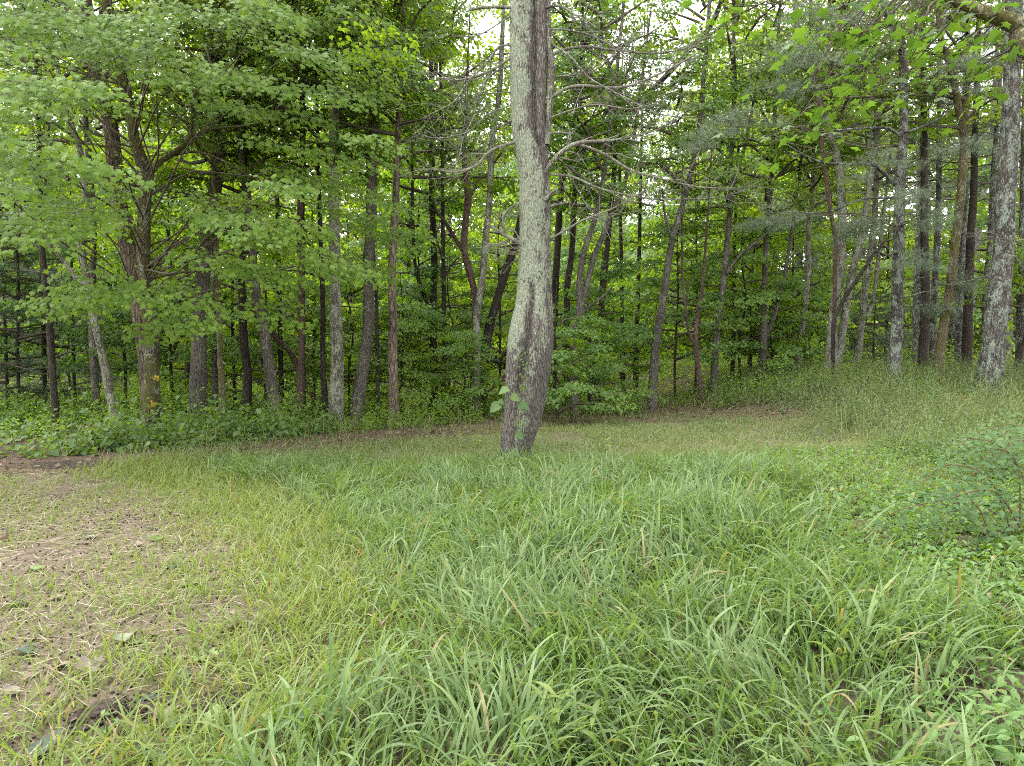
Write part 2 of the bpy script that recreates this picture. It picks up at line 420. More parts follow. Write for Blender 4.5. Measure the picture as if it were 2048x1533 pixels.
M['cane'] = plain_mat('bramble_cane', (0.07, 0.042, 0.028), (0.15, 0.095, 0.062), 18)
M['stone'] = plain_mat('grey_stone', (0.045, 0.050, 0.056), (0.095, 0.10, 0.11), 25, bump=.02)
M['soil'] = plain_mat('bare_soil', (0.024, 0.018, 0.013), (0.066, 0.050, 0.037), 45, bump=.03, rough=.95)
M['yellow'] = plain_mat('yellow_fungus', (0.30, 0.19, 0.02), (0.42, 0.30, 0.04), 40)
# ------------------------------------------------------------------ ground
XB = lambda y: np.interp(y, [1, 2.5, 3.15, 4.1, 5.4, 6.8, 8.0, 9.5], [-1.1, -0.95, -0.65, -0.95, -1.5, -2.5, -4.0, -5.0])
XR = lambda y: np.interp(y, [1, 2.5, 3.4, 5.1, 7, 9], [1.0, 1.25, 1.9, 2.2, 2.7, 3.1])
TRACK = np.array([G(px, py)[:2] for px, py in ((-900, 985), (-300, 958), (60, 940), (300, 922), (550, 897), (850, 874), (1020, 858), (1200, 843), (1400, 832), (1560, 828))])

def track_dist(x, y):
    x, y = np.asarray(x, float), np.asarray(y, float)
    best = np.full(x.shape, 99.0)
    for a, b in zip(TRACK[:-1], TRACK[1:]):
        d = b - a; t = np.clip(((x - a[0]) * d[0] + (y - a[1]) * d[1]) / (d @ d), 0, 1)
        best = np.minimum(best, np.hypot(x - a[0] - t * d[0], y - a[1] - t * d[1]))
    return best

def beyond(x, y):
    """>0 on the wood's side of the track, in metres"""
    return np.asarray(y) - np.interp(x, TRACK[:, 0], TRACK[:, 1])

def make_ground():
    def axis(lo, hi, st, far):
        out = []; s, c = st, hi
        while c < far:
            s *= 1.35; c += s; out.append(c)
        neg = []; s, c = st, lo
        while c > -far:
            s *= 1.35; c -= s; neg.append(c)
        return np.array(neg[::-1] + list(np.arange(lo, hi + 1e-6, st)) + out)
    xs, ys = axis(-11, 10, .13, 600), axis(1, 18, .13, 700)
    X, Y = np.meshgrid(xs, ys)
    Z = ground_z(X, Y)
    g = Geo(); nx = len(xs)
    i = (np.arange(len(ys) - 1)[:, None] * nx + np.arange(nx - 1)[None]).ravel()
    g.add(np.stack([X, Y, Z], -1).reshape(-1, 3), q=np.stack([i, i + 1, i + 1 + nx, i + nx], -1))
    m, N, L = new_mat('clearing_soil')
    out = N.new('ShaderNodeOutputMaterial'); p = N.new('ShaderNodeBsdfPrincipled'); p.inputs['Roughness'].default_value = .95; p.inputs['Specular IOR Level'].default_value = .1
    tc = N.new('ShaderNodeTexCoord')
    def nz(s, d=6):
        n = N.new('ShaderNodeTexNoise'); n.inputs['Scale'].default_value = s; n.inputs['Detail'].default_value = d; n.inputs['Roughness'].default_value = .7
        L.new(tc.outputs['Object'], n.inputs['Vector']); return n.outputs[0]
    def att(nm):
        a = N.new('ShaderNodeAttribute'); a.attribute_name = nm; return a.outputs['Fac']
    soil = ramp(N, [(.3, (.045, .034, .025)), (.7, (.12, .094, .068))]); L.new(nz(9), soil.inputs[0])
    straw = ramp(N, [(.35, (.060, .047, .033)), (.5, (.14, .112, .078)), (.72, (.25, .21, .145))]); L.new(nz(38, 8), straw.inputs[0])
    lit = ramp(N, [(.35, (.045, .032, .024)), (.55, (.12, .085, .06)), (.75, (.19, .14, .10))]); L.new(nz(22, 8), lit.inputs[0])
    def edge(a, s):
        ad = N.new('ShaderNodeMath'); ad.operation = 'ADD'; L.new(att(a), ad.inputs[0]); L.new(nz(s), ad.inputs[1])
        r = ramp(N, [(.82, (0, 0, 0)), (1.05, (1, 1, 1))]); 
        sub = N.new('ShaderNodeMath'); sub.operation = 'MULTIPLY'; sub.inputs[1].default_value = .8; L.new(ad.outputs[0], sub.inputs[0])
        r.color_ramp.elements[0].position = .58; r.color_ramp.elements[1].position = .78
        L.new(sub.outputs[0], r.inputs[0]); return r.outputs[0]
    c = mixc(N, L, edge('straw', 2.2), soil.outputs[0], straw.outputs[0])
    c = mixc(N, L, edge('litter', 2.5), c, lit.outputs[0])
    L.new(c, p.inputs['Base Color'])
    b = N.new('ShaderNodeBump'); b.inputs['Distance'].default_value = .04; L.new(nz(30, 8), b.inputs['Height']); L.new(b.outputs[0], p.inputs['Normal'])
    L.new(p.outputs[0], out.inputs['Surface'])
    me = g.mesh('ground', m, smooth=True)
    x, y = X.ravel(), Y.ravel()
    st = np.clip(sstep(.4, -.4, x - XB(y)) * sstep(.6, -.4, beyond(x, y)) + .55 * sstep(7.5, 9, y) * sstep(.2, -.3, beyond(x, y)), 0, 1)
    li = np.clip(sstep(.75, .15, track_dist(x, y)) + sstep(0, 1.5, beyond(x, y)) * .8, 0, 1)
    for nm, a in (('straw', st), ('litter', li)):
        at = me.attributes.new(nm, 'FLOAT', 'POINT'); at.data.foreach_set('value', a.astype(np.float32))
    o = link('ground', me); o['kind'] = 'structure'
    o['label'] = 'straw and leaf litter ground of the clearing and the wood floor'
make_ground()

# soil heaps thrown up in the straw
def soil_patch(px, py, rx, ry, h, seed, label):
    c = G(px, py); g = Geo()
    n, k = 40, 12
    th = np.arange(n) / n * 2 * math.pi
    V = [c + [0, 0, h]]
    for j in range(1, k + 1):
        f = j / k
        rr = f * (1 + .35 * (vnoise(np.cos(th) * 2, np.sin(th) * 2, 1, seed) - .5) + .15 * (vnoise(th * 5, th * 0, 1, seed + 1) - .5))
        x, y = c[0] + rx * rr * np.cos(th), c[1] + ry * rr * np.sin(th)
        z = ground_z(x, y) + h * (1 - f) ** .8 + .022 * (vnoise(x, y, 38, seed) - .35) + .012 * vnoise(x, y, 90, seed) - .05 * (f > .95) 
        V += list(np.stack([x, y, z], -1))
    T = [(0, 1 + i, 1 + (i + 1) % n) for i in range(n)]
    Q = [(1 + j * n + i, 1 + (j + 1) * n + i, 1 + (j + 1) * n + (i + 1) % n, 1 + j * n + (i + 1) % n) for j in range(k - 1) for i in range(n)]
    g.add(np.array(V), T, Q)
    o = link('soil_patch', g.mesh('soil_patch', M['soil'], c), loc=c)
    o['kind'] = 'structure'; o['label'] = label
soil_patch(232, 1436, .20, .17, .022, 3, 'larger dark bare soil patch in the straw at lower left')
soil_patch(425, 1428, .13, .12, .018, 8, 'smaller dark bare soil patch behind the cupped green leaf')
soil_patch(140, 932, .55, .22, .03, 14, 'bare dark soil strip at the far left edge of the track')

# ------------------------------------------------------------------ grass and ground cover ("stuff")
def blades(g, root, head, th0, bend, length, width, segs, r=rng, twist=.5):
    """tapering, arching blades: root (n,3), heading angle, start elevation, total bend"""
    n = len(root)
    s = np.linspace(0, 1, segs + 1)
    th = th0[:, None] - bend[:, None] * s[None] ** 1.25
    ds = (length / segs)[:, None]
    mid = (th[:, 1:] + th[:, :-1]) / 2
    rad = np.concatenate([np.zeros((n, 1)), np.cumsum(np.cos(mid) * ds, 1)], 1)
    z = np.concatenate([np.zeros((n, 1)), np.cumsum(np.sin(mid) * ds, 1)], 1)
    hx, hy = np.cos(head)[:, None], np.sin(head)[:, None]
    sway = (r.normal(0, .08, n) * length)[:, None] * s[None] ** 2
    cx = root[:, :1] + rad * hx - sway * hy; cyy = root[:, 1:2] + rad * hy + sway * hx; cz = root[:, 2:3] + z
    prof = np.interp(s, [0, .12, .4, .75, 1], [.45, .8, 1, .6, .02])
    w = width[:, None] * prof[None] * .5
    tw = (r.normal(0, twist, n))[:, None] * (0.4 + s[None])
    # side vector, rolled about the blade's run
    nx, ny, nzv = -np.sin(th) * hx, -np.sin(th) * hy, np.cos(th)
    sx = -hy * np.cos(tw) + nx * np.sin(tw); sy = hx * np.cos(tw) + ny * np.sin(tw); sz = nzv * np.sin(tw)
    c = np.stack([cx, cyy, cz], -1); sv = np.stack([sx, sy, sz], -1) * w[..., None]
    Lf, Rt = c - sv, c + sv
    v = np.concatenate([np.stack([Lf, Rt], 2)[:, :-1].reshape(n, -1, 3), c[:, -1:]], 1)     # 2*segs + tip
    k = 2 * segs + 1
    q = np.array([(2 * i, 2 * i + 1, 2 * i + 3, 2 * i + 2) for i in range(segs - 1)])
    t = np.array([(2 * segs - 2, 2 * segs - 1, 2 * segs)])
    base = (np.arange(n) * k)[:, None, None]
    g.add(v.reshape(-1, 3), t=(t[None] + base).reshape(-1, 3), q=(q[None] + base).reshape(-1, 4) if segs > 1 else None)

BARE = [(*G(232, 1440)[:2], .20), (*G(425, 1430)[:2], .13), (*G(140, 932)[:2], .5)]
def off_bare(x, y):
    m = np.ones_like(x)
    for bx, by, br in BARE: m *= .08 + .92 * sstep(br * .7, br * 1.25, np.hypot(x - bx, y - by))
    return m

def scatter(x0, x1, y0, y1, dens, prob, r=rng):
    n = int((x1 - x0) * (y1 - y0) * dens)
    x, y = r.uniform(x0, x1, n), r.uniform(y0, y1, n)
    ok = (r.random(n) < prob(x, y)) & (np.abs(x) < y * .86 + 1.2)
    x, y = x[ok], y[ok]
    return np.stack([x, y, ground_z(x, y)], -1)

MAIN_B = P(1024, 927, 8.75)
clear_trunk = lambda x, y: np.hypot(x - MAIN_B[0], y - MAIN_B[1]) > .22

def tall_prob(x, y):
    return sstep(-.5, .9, x - XB(y) + .9 * (vnoise(x, y, 1.5, 4) - .5)) * sstep(.5, -.5, x - XR(y) + .9 * (vnoise(x, y, 1.1, 6) - .5)) * sstep(9.2, 7.6, y) * clear_trunk(x, y)

def make_tall_grass():
    g = Geo()
    for (y0, y1, dens, segs, wf) in ((1.1, 3.6, 2300, 7, 1.0), (3.6, 6.0, 1600, 5, 1.0), (6.0, 9.6, 1150, 4, 1.0)):
        p = scatter(-6, 4.2, y0, y1, dens, lambda x, y: tall_prob(x, y) * (.55 + .45 * vnoise(x, y, 2.2, 9)))
        n = len(p)
        hgt = (.42 + .70 * vnoise(p[:, 0], p[:, 1], .9, 3) + .50 * vnoise(p[:, 0], p[:, 1], 2.6, 13)) * sstep(-.4, .45, p[:, 0] - XB(p[:, 1]) + .15)
        hgt = hgt * (1 - .42 * sstep(6.6, 8.4, p[:, 1])) * (1 - .08 * sstep(3.2, 2.2, p[:, 1])) * 1.06
        p = p.copy()
        lift = rng.random(n) ** 1.3 * .15 * hgt
        p[:, 2] += lift - .01
        # clumps share a lean
        lean = vnoise(p[:, 0], p[:, 1], 1.6, 11) * 2 * math.pi * 1.5
        head = lean + rng.normal(0, 1.1, n)
        L_ = rng.uniform(.13, .33, n) * (.55 + .55 * hgt)
        blades(g, p, head, rng.uniform(.95, 1.5, n), rng.uniform(.3, 2.2, n), L_, rng.uniform(.006, .0178, n) * (.7 + .3 * hgt), segs)
    # thin upright stems
    p = scatter(-5, 4, 1.5, 9.4, 130, tall_prob)
    n = len(p)
    blades(g, p, rng.uniform(0, 6.28, n), rng.uniform(1.2, 1.55, n), rng.uniform(.1, .7, n), rng.uniform(.22, .42, n), rng.uniform(.0025, .0045, n), 4)
    o = link('tall_grass', g.mesh('tall_grass', M['grass']))
    tag(o, 'tall lush green grass filling the middle of the clearing', 'grass', kind='stuff')

def make_young_grass():
    g = Geo()
    def pr(x, y):
        f = vnoise(x, y, 1.6, 21) * .6 + vnoise(x, y, 4.5, 22) * .4
        edge = sstep(1.8, 0.1, XB(y) - x)
        return sstep(.22, .58, f + .25 * edge) * sstep(1.0, -.3, x - XB(y)) * sstep(.4, -.8, beyond(x, y)) * (.40 + .60 * edge) * off_bare(x, y)
    for (y0, y1, dens, segs) in ((1.1, 4.2, 1900, 4), (4.2, 9.5, 1500, 3)):
        p = scatter(-8.5, 1, y0, y1, dens, pr); n = len(p)
        edge = sstep(1.6, 0.0, XB(p[:, 1]) - p[:, 0])
        blades(g, p - [0, 0, .005], rng.uniform(0, 6.28, n), rng.uniform(.8, 1.5, n), rng.uniform(.2, 1.9, n), rng.uniform(.05, .15, n) * (1 + .9 * edge), rng.uniform(.0035, .0095, n) * (1 + .3 * edge), segs)
    o = link('young_grass', g.mesh('young_grass', M['grass_y']))
    tag(o, 'sparse yellow green young grass sprouting through the straw', 'grass', kind='stuff')

def make_short_grass():
    g = Geo()
    def pr(x, y):
        patch = .25 + .75 * sstep(.25, .55, vnoise(x, y, .9, 31) * .6 + vnoise(x, y, 2.7, 32) * .4)
        tr = sstep(.1, .8, track_dist(x, y)) * .75 + .25
        return patch * sstep(.6, -.2, beyond(x, y) - .4) * sstep(7.2, 9.2, y + .4 * np.maximum(x, 0) ) * tr * sstep(-5.5, -4, x - 0 * y) * clear_trunk(x, y)
    p = scatter(-6, 9, 6.5, 17.5, 900, pr); n = len(p)
    near = sstep(13, 8, p[:, 1])
    blades(g, p, rng.uniform(0, 6.28, n), rng.uniform(.7, 1.5, n), rng.uniform(.2, 1.6, n), rng.uniform(.06, .15, n) * (1 + .7 * near), rng.uniform(.005, .010, n), 2)
    o = link('short_grass', g.mesh('short_grass', M['grass_f']))
    tag(o, 'short pale grass across the back of the clearing', 'grass', kind='stuff')

def weed_plants(g, p, hmin, hmax, nl, size, tmpl, spread=.5, stem=True, updir=.6, gs=None):
    """small leafy plants, leaves spiralling up a stem"""
    n = len(p)
    H = rng.uniform(hmin, hmax, n)
    a0 = rng.uniform(0, 6.28, n)
    lean = rng.normal(0, .18, (n, 2))
    for k in range(nl):
        f = (k + .6) / nl
        a = a0 + k * 2.4 + rng.normal(0, .3, n)
        out = np.stack([np.cos(a), np.sin(a), np.zeros(n)], -1)
        pos = p + np.stack([lean[:, 0] * H * f, lean[:, 1] * H * f, H * f], -1) + out * (size * spread * rng.random(n))[:, None]
        nr = out * rng.uniform(.1, updir, n)[:, None] + np.array([0, 0, 1.0]) + rng.normal(0, .25, (n, 3))
        ax = out + np.array([0, 0, 1.0]) * rng.uniform(-.4, .5, n)[:, None]
        leaves(g, pos, nr, ax, size * (.6 + .7 * rng.random(n)) * (1.15 - .45 * f), tmpl)
    if stem:
        blades(gs or g, p, np.arctan2(lean[:, 1], lean[:, 0]), np.full(n, 1.5) - np.hypot(lean[:, 0], lean[:, 1]), rng.uniform(0, .2, n), H * 1.02, np.full(n, .004), 2, twist=.1)

def make_weeds():
    # broad leaved weeds at the right of the grass
    def pr(x, y):
        return sstep(-.7, .8, x - XR(y) + 1.0 * (vnoise(x, y, 1.4, 41) - .5)) * (.35 + .65 * vnoise(x, y, 2.1, 42))
    g = Geo()
    p = scatter(.2, 6.5, 1.1, 5.5, 230, pr)
    weed_plants(g, p, .05, .26, 9, .055, L_OVAL)
    p = scatter(.8, 8.5, 5.5, 9.5, 190, pr)
    weed_plants(g, p, .06, .26, 8, .06, L_KITE)
    p = scatter(.2, 5.5, 1.1, 7, 26, pr)
    weed_plants(g, p, .02, .14, 4, .085, L_HEART)
    o = link('weeds', g.mesh('weeds', M['weed']))
    tag(o, 'low broad leaved weeds covering the right foreground', 'weeds', kind='stuff')
    g = Geo()
    p = scatter(-1, 7, 1.1, 8, 260, lambda x, y: pr(x, y) * .8); n = len(p)
    blades(g, p, rng.uniform(0, 6.28, n), rng.uniform(.8, 1.5, n), rng.uniform(.2, 1.9, n), rng.uniform(.1, .3, n), rng.uniform(.004, .010, n), 4)
    o = link('weed_grass', g.mesh('weed_grass', M['grass_f']))
    tag(o, 'thin grass blades mixed among the right hand weeds', 'grass', kind='stuff')
    # clover-like cover in the far clearing, right of the trunk
    g = Geo()
    p = scatter(-3, 8, 7.5, 14, 60, lambda x, y: sstep(.45, .7, vnoise(x, y, 1.0, 51)) * sstep(0, -.8, beyond(x, y)) * clear_trunk(x, y))
    weed_plants(g, p, .05, .16, 6, .05, L_KITE, stem=False)
    o = link('low_cover', g.mesh('low_cover', M['weed_grey']))
    tag(o, 'low leafy ground cover patches in the far clearing', 'ground cover', kind='stuff')

def make_bank_weeds():
    g = Geo()
    def pr(x, y):
        return sstep(-.5, .8, x - np.interp(y, [7, 8.5, 10, 12, 14, 17], [5.2, 4.6, 5.0, 5.2, 4.6, 4.4]) + .9 * (vnoise(x, y, 1.0, 61) - .5)) * (.5 + .5 * vnoise(x, y, 2.0, 62))
    p = scatter(3, 13, 7.2, 18.0, 36, pr)
    weed_plants(g, p, .25, .75, 26, .085, L_NARROW, spread=.3)
    p = scatter(3, 13, 7.2, 18.0, 24, pr)
    weed_plants(g, p, .12, .5, 11, .075, L_KITE, spread=.8)
    gg = Geo(); p = scatter(3, 13, 7.2, 18.0, 90, pr); n = len(p)
    blades(gg, p, rng.uniform(0, 6.28, n), rng.uniform(1.1, 1.5, n), rng.uniform(.1, 1.0, n), rng.uniform(.25, .75, n), rng.uniform(.004, .008, n), 3)
    o = link('bank_grass', gg.mesh('bank_grass', M['grass_f']))
    tag(o, 'thin pale grass standing among the bank weeds', 'grass', kind='stuff')
    o = link('bank_weeds', g.mesh('bank_weeds', M['weed_grey']))
    tag(o, 'tall feathery grey green weeds covering the right bank', 'weeds', kind='stuff')

def make_wood_floor_plants():
    # heart leaved cover left of the path
    g = Geo()
    prl = lambda x, y: sstep(.5, 1.3, beyond(x, y)) * sstep(-2.6, -4.0, x) * (.25 + .75 * sstep(.3, .6, vnoise(x, y, .9, 71)))
    p = scatter(-12, -2, 8, 15, 62, prl)
    weed_plants(g, p, .05, .30, 5, .10, L_HEART, spread=.7, updir=.9)
    p = scatter(-12, -3.2, 9.5, 14, 22, lambda x, y: prl(x, y) * sstep(.35, .6, vnoise(x, y, .6, 72)))
    weed_plants(g, p, .3, .80, 9, .09, L_HEART, spread=1.3, updir=1.2)
    o = link('heart_leaf_cover', g.mesh('heart_leaf_cover', M['vine']))
    tag(o, 'broad heart leaved ground cover under the left maple', 'ground cover', kind='stuff')
    # mixed undergrowth along the wood's edge and inside it
    g = Geo()
    def pru(x, y):
        b = beyond(x, y)
        return sstep(.5, 1.8, b + .8 * (vnoise(x, y, .8, 81) - .5)) * (.25 + .75 * sstep(.3, .7, vnoise(x, y, .7, 82)))
    p = scatter(-14, 9, 9, 20, 36, pru)
    weed_plants(g, p, .10, .55, 13, .078, L_KITE, spread=1.2)
    p = scatter(-12, 8, 10, 17, 9, lambda x, y: sstep(.8, 2.2, beyond(x, y)) * sstep(.4, .65, vnoise(x, y, .55, 86)))
    weed_plants(g, p, .5, 1.1, 26, .08, L_KITE, spread=2.2)
    p = scatter(-18, 16, 18, 34, 4.5, lambda x, y: .4 + .6 * vnoise(x, y, .5, 83))
    weed_plants(g, p, .3, 1.1, 22, .12, L_KITE, spread=1.8)
    o = link('undergrowth', g.mesh('undergrowth', M['under']))
    tag(o, 'tangled leafy undergrowth along the foot of the wood', 'undergrowth', kind='stuff')
    g = Geo()
    p = scatter(-9, 9, 9, 18, 60, lambda x, y: sstep(.1, .7, beyond(x, y)) * sstep(3.0, 1.6, beyond(x, y)) * (.4 + .6 * vnoise(x, y, 1.5, 85))); n = len(p)
    blades(g, p, rng.uniform(0, 6.28, n), rng.uniform(1.0, 1.5, n), rng.uniform(.1, 1.2, n), rng.uniform(.15, .45, n), rng.uniform(.006, .010, n), 3)
    o = link('edge_grass', g.mesh('edge_grass', M['grass_f']))
    tag(o, 'wispy grass along the edge of the wood', 'grass', kind='stuff')

def make_straw():
    g = Geo()
    p = scatter(-9, 0, 1.1, 9.8, 850, lambda x, y: sstep(.7, -.2, x - XB(y)) * sstep(.5, -.2, beyond(x, y)) * (.35 + .65 * vnoise(x, y, 1.8, 91)) * np.interp(y, [1, 4, 9], [1, .9, .5]) * off_bare(x, y)); n = len(p)
    p = p + [0, 0, .012] + np.stack([np.zeros(n), np.zeros(n), rng.random(n) * .022], -1)
    blades(g, p, rng.uniform(0, 6.28, n), rng.normal(.03, .12, n), rng.normal(.05, .15, n), rng.uniform(.05, .20, n), rng.uniform(.002, .0048, n), 3, twist=.9)
    o = link('straw', g.mesh('straw', M['straw']))
    tag(o, 'dry pale straw lying over the left foreground', 'straw', kind='stuff')
    g = Geo()
    p = scatter(-7, 0, 1.1, 7, 420, lambda x, y: sstep(.4, -.2, x - XB(y)) * (.25 + .75 * vnoise(x, y, 2.5, 95))); n = len(p)
    leaves(g, p + [0, 0, .004], rng.normal(0, .5, (n, 3)) + [0, 0, 1], rng.normal(0, 1, (n, 3)), rng.uniform(.006, .022, n), L_CLOD)
    for bx, by, br in BARE[:2]:
        n = 220; q = rng.normal(0, br * .5, (n, 2)) + [bx, by]
        leaves(g, np.stack([q[:, 0], q[:, 1], ground_z(q[:, 0], q[:, 1]) + .04 * np.exp(-((q[:, 0] - bx) ** 2 + (q[:, 1] - by) ** 2) / (br * .6) ** 2)], -1), rng.normal(0, .5, (n, 3)) + [0, 0, 1], rng.normal(0, 1, (n, 3)), rng.uniform(.008, .026, n), L_CLOD)
    o = link('soil_crumbs', g.mesh('soil_crumbs', M['soil']))
    tag(o, 'dark crumbs of soil scattered over the straw', 'soil', kind='stuff')
    g = Geo()
    pr = lambda x, y: np.clip(sstep(.7, .1, track_dist(x, y)) + .25 * sstep(0, 1, beyond(x, y)), 0, 1)
    p = scatter(-11, 7, 7, 19, 60, pr); n = len(p)
    leaves(g, p + [0, 0, .02], rng.normal(0, .35, (n, 3)) + [0, 0, 1], rng.normal(0, 1, (n, 3)), rng.uniform(.05, .12, n), L_KITE)
    p = scatter(-6, 5, 1.2, 8, 9, lambda x, y: .6); n = len(p)
    leaves(g, p + [0, 0, .02], rng.normal(0, .35, (n, 3)) + [0, 0, 1], rng.normal(0, 1, (n, 3)), rng.uniform(.04, .09, n), L_STAR)
    o = link('leaf_litter', g.mesh('leaf_litter', M['litter']))
    tag(o, 'brown dead leaf litter scattered along the path', 'leaf litter', kind='stuff')

make_tall_grass(); make_young_grass(); make_short_grass(); make_weeds(); make_bank_weeds(); make_wood_floor_plants(); make_straw()
# ------------------------------------------------------------------ shared crown shapes (leaf mesh + branch mesh, axis at the origin)
def crown_variant(seed, H, R, nlimb, nspray, nleaf, size, tmpl, leafmat, shape='oval', droop=.22, z0=0.0):
    r = np.random.default_rng(seed)
    gl, gb = Geo(), Geo()
    for i in range(nlimb):
        f = (i + r.random()) / nlimb
        a = i * 2.399 + r.normal(0, .35)
        if shape == 'oval': rr = R * (0.35 + .65 * math.sin(math.pi * min(1, .18 + .80 * f))) * r.uniform(.65, 1.1)
        elif shape == 'layer': rr = R * (1.05 - .65 * f) * r.uniform(.6, 1.15)
        else: rr = R * r.uniform(.6, 1.1)
        zb = z0 + f * H * .82
        out = np.array([math.cos(a), math.sin(a), 0])
        rise = (.35 + .45 * r.random()) * rr if shape == 'oval' else r.uniform(.0, .28) * rr
        tip = out * rr + [0, 0, zb + rise]
        pa = limb(gb, [0, 0, zb], tip, .02 + .012 * rr, .006, sag=.05, r=r, step=.4, sides=4)
        for k in range(nspray):
            g = .30 + .72 * (k + r.random()) / nspray
            idx = min(len(pa) - 1, int(g * (len(pa) - 1)))
            o = pa[idx]
            hd = out + r.normal(0, .75, 3)
            Ls = (.55 + .6 * r.random()) * (0.30 * R + .35)
            spray(gl, gb, o, hd, Ls, Ls * .48, nleaf, size, tmpl, droop=droop * r.uniform(.3, 1.6), tilt=.75, jit=.45, r=r, nside=2, up=r.uniform(-.1, .3), hang=.7)
    return gl.mesh('crown_leaves', leafmat), gb.mesh('crown_branches', M['twig'])

print('crowns')
CANOPY = [crown_variant(100 + i, H, R, 22, 5, 80, .10, L_STAR, M[mt], 'oval') for i, (H, R, mt) in enumerate(((8, 2.6, 'oak'), (9.5, 3.2, 'maple'), (8.5, 2.7, 'far')))]
THIN = [crown_variant(150 + i, H, R, 18, 5, 24, .10, L_STAR, M[mt], 'oval') for i, (H, R, mt) in enumerate(((8, 2.6, 'oak'), (9.5, 3.2, 'maple'), (8.5, 2.7, 'far')))]
LAYER = [crown_variant(200 + i, H, R, 18, 4, 62, .085, L_STAR, M[mt], 'layer', droop=.18, z0=zz) for i, (H, R, mt, zz) in enumerate(((4.2, 1.9, 'under', .8), (5.0, 2.2, 'under', .9), (3.2, 1.7, 'under', .2), (5.6, 2.3, 'maple', 1.0), (4.5, 2.2, 'maple', .3)))]
def pine_variant(seed, H, R, n, mat, size=.10):
    r = np.random.default_rng(seed); gl, gb = Geo(), Geo()
    for i in range(n):
        f = i / n; a = i * 2.399 + r.normal(0, .3); rr = R * (1.05 - .7 * f) * r.uniform(.7, 1.1)
        out = np.array([math.cos(a), math.sin(a), 0]); zb = f * H
        pa = limb(gb, [0, 0, zb], out * rr + [0, 0, zb + r.uniform(-.12, .25) * rr], .025, .006, sag=.04, r=r, step=.35, sides=4)
        for k in range(7):
            o = pa[min(len(pa) - 1, int((.35 + .65 * k / 6) * (len(pa) - 1)))]
            hd = out + r.normal(0, .7, 3)
            Ls = r.uniform(.4, .8)
            spray(gl, gb, o, hd, Ls, Ls * .4, 22, size, L_NEEDLE, droop=.12, tilt=.1, jit=.5, r=r, nside=2, up=.1)
    return gl.mesh('needles', mat), gb.mesh('needle_branches', M['twig'])
PINES = [pine_variant(300 + i, 8, 2.4, 24, M['pine']) for i in range(2)]
HEMLOCK = [pine_variant(310, 3.6, 1.5, 36, M['hemlock'], .085)]

def put_crown(parent, base_rel, variant, rz, sc, name='crown', sub='branches'):
    lm, bm = variant
    c = link(name, lm, parent, base_rel); c.rotation_euler = (0, 0, rz); c.scale = (sc, sc, sc)
    b = link(sub, bm, c)
    return c

# ------------------------------------------------------------------ traced forest trees
def stem_from_trace(trace, d, top=None, wob=.12, seed=0, ground=True):
    """pixel trace (px, py, width px) at distance d -> 3-D path and radii; foot carried down to the ground, head carried up to z=top"""
    r = np.random.default_rng(seed)
    pts, rad = [], []
    oy = 0.0
    for i, (px, py, w) in enumerate(trace):
        dd = d + (oy if i else 0)
        pts.append(P(px, py, dd)); rad.append(.5 * w * dd / FPX)
        oy += r.normal(0, wob) * .5
    if ground:
        b = pts[0].copy(); gz = float(ground_z(b[0], b[1]))
        if b[2] - gz > .12:
            slope = (pts[1] - pts[0]) / max(pts[1][2] - pts[0][2], .2)
            f = b - slope * (b[2] - gz) * .7; f[2] = gz
            pts.insert(0, f); rad.insert(0, rad[0] * 1.25)
        else:
            pts[0][2] = gz; rad[0] *= 1.25
        pts.insert(0, pts[0] + [0, 0, -.25]); rad.insert(0, rad[0] * 1.25)
    if top is not None:
        dirv = unit(pts[-1] - pts[-2]); dirv = unit(dirv * [.5, .5, 1] + [0, 0, .2])
        r0 = rad[-1]; z0 = pts[-1][2]
        if top > z0 + .5:
            n = max(1, int((top - z0) / 2.5))
            for k in range(n):
                pts.append(pts[-1] + dirv * (top - z0) / n + np.append(r.normal(0, .10, 2), 0)); rad.append(r0 * (1 - .8 * (k + 1) / n))
    return np.array(pts), np.array(rad)

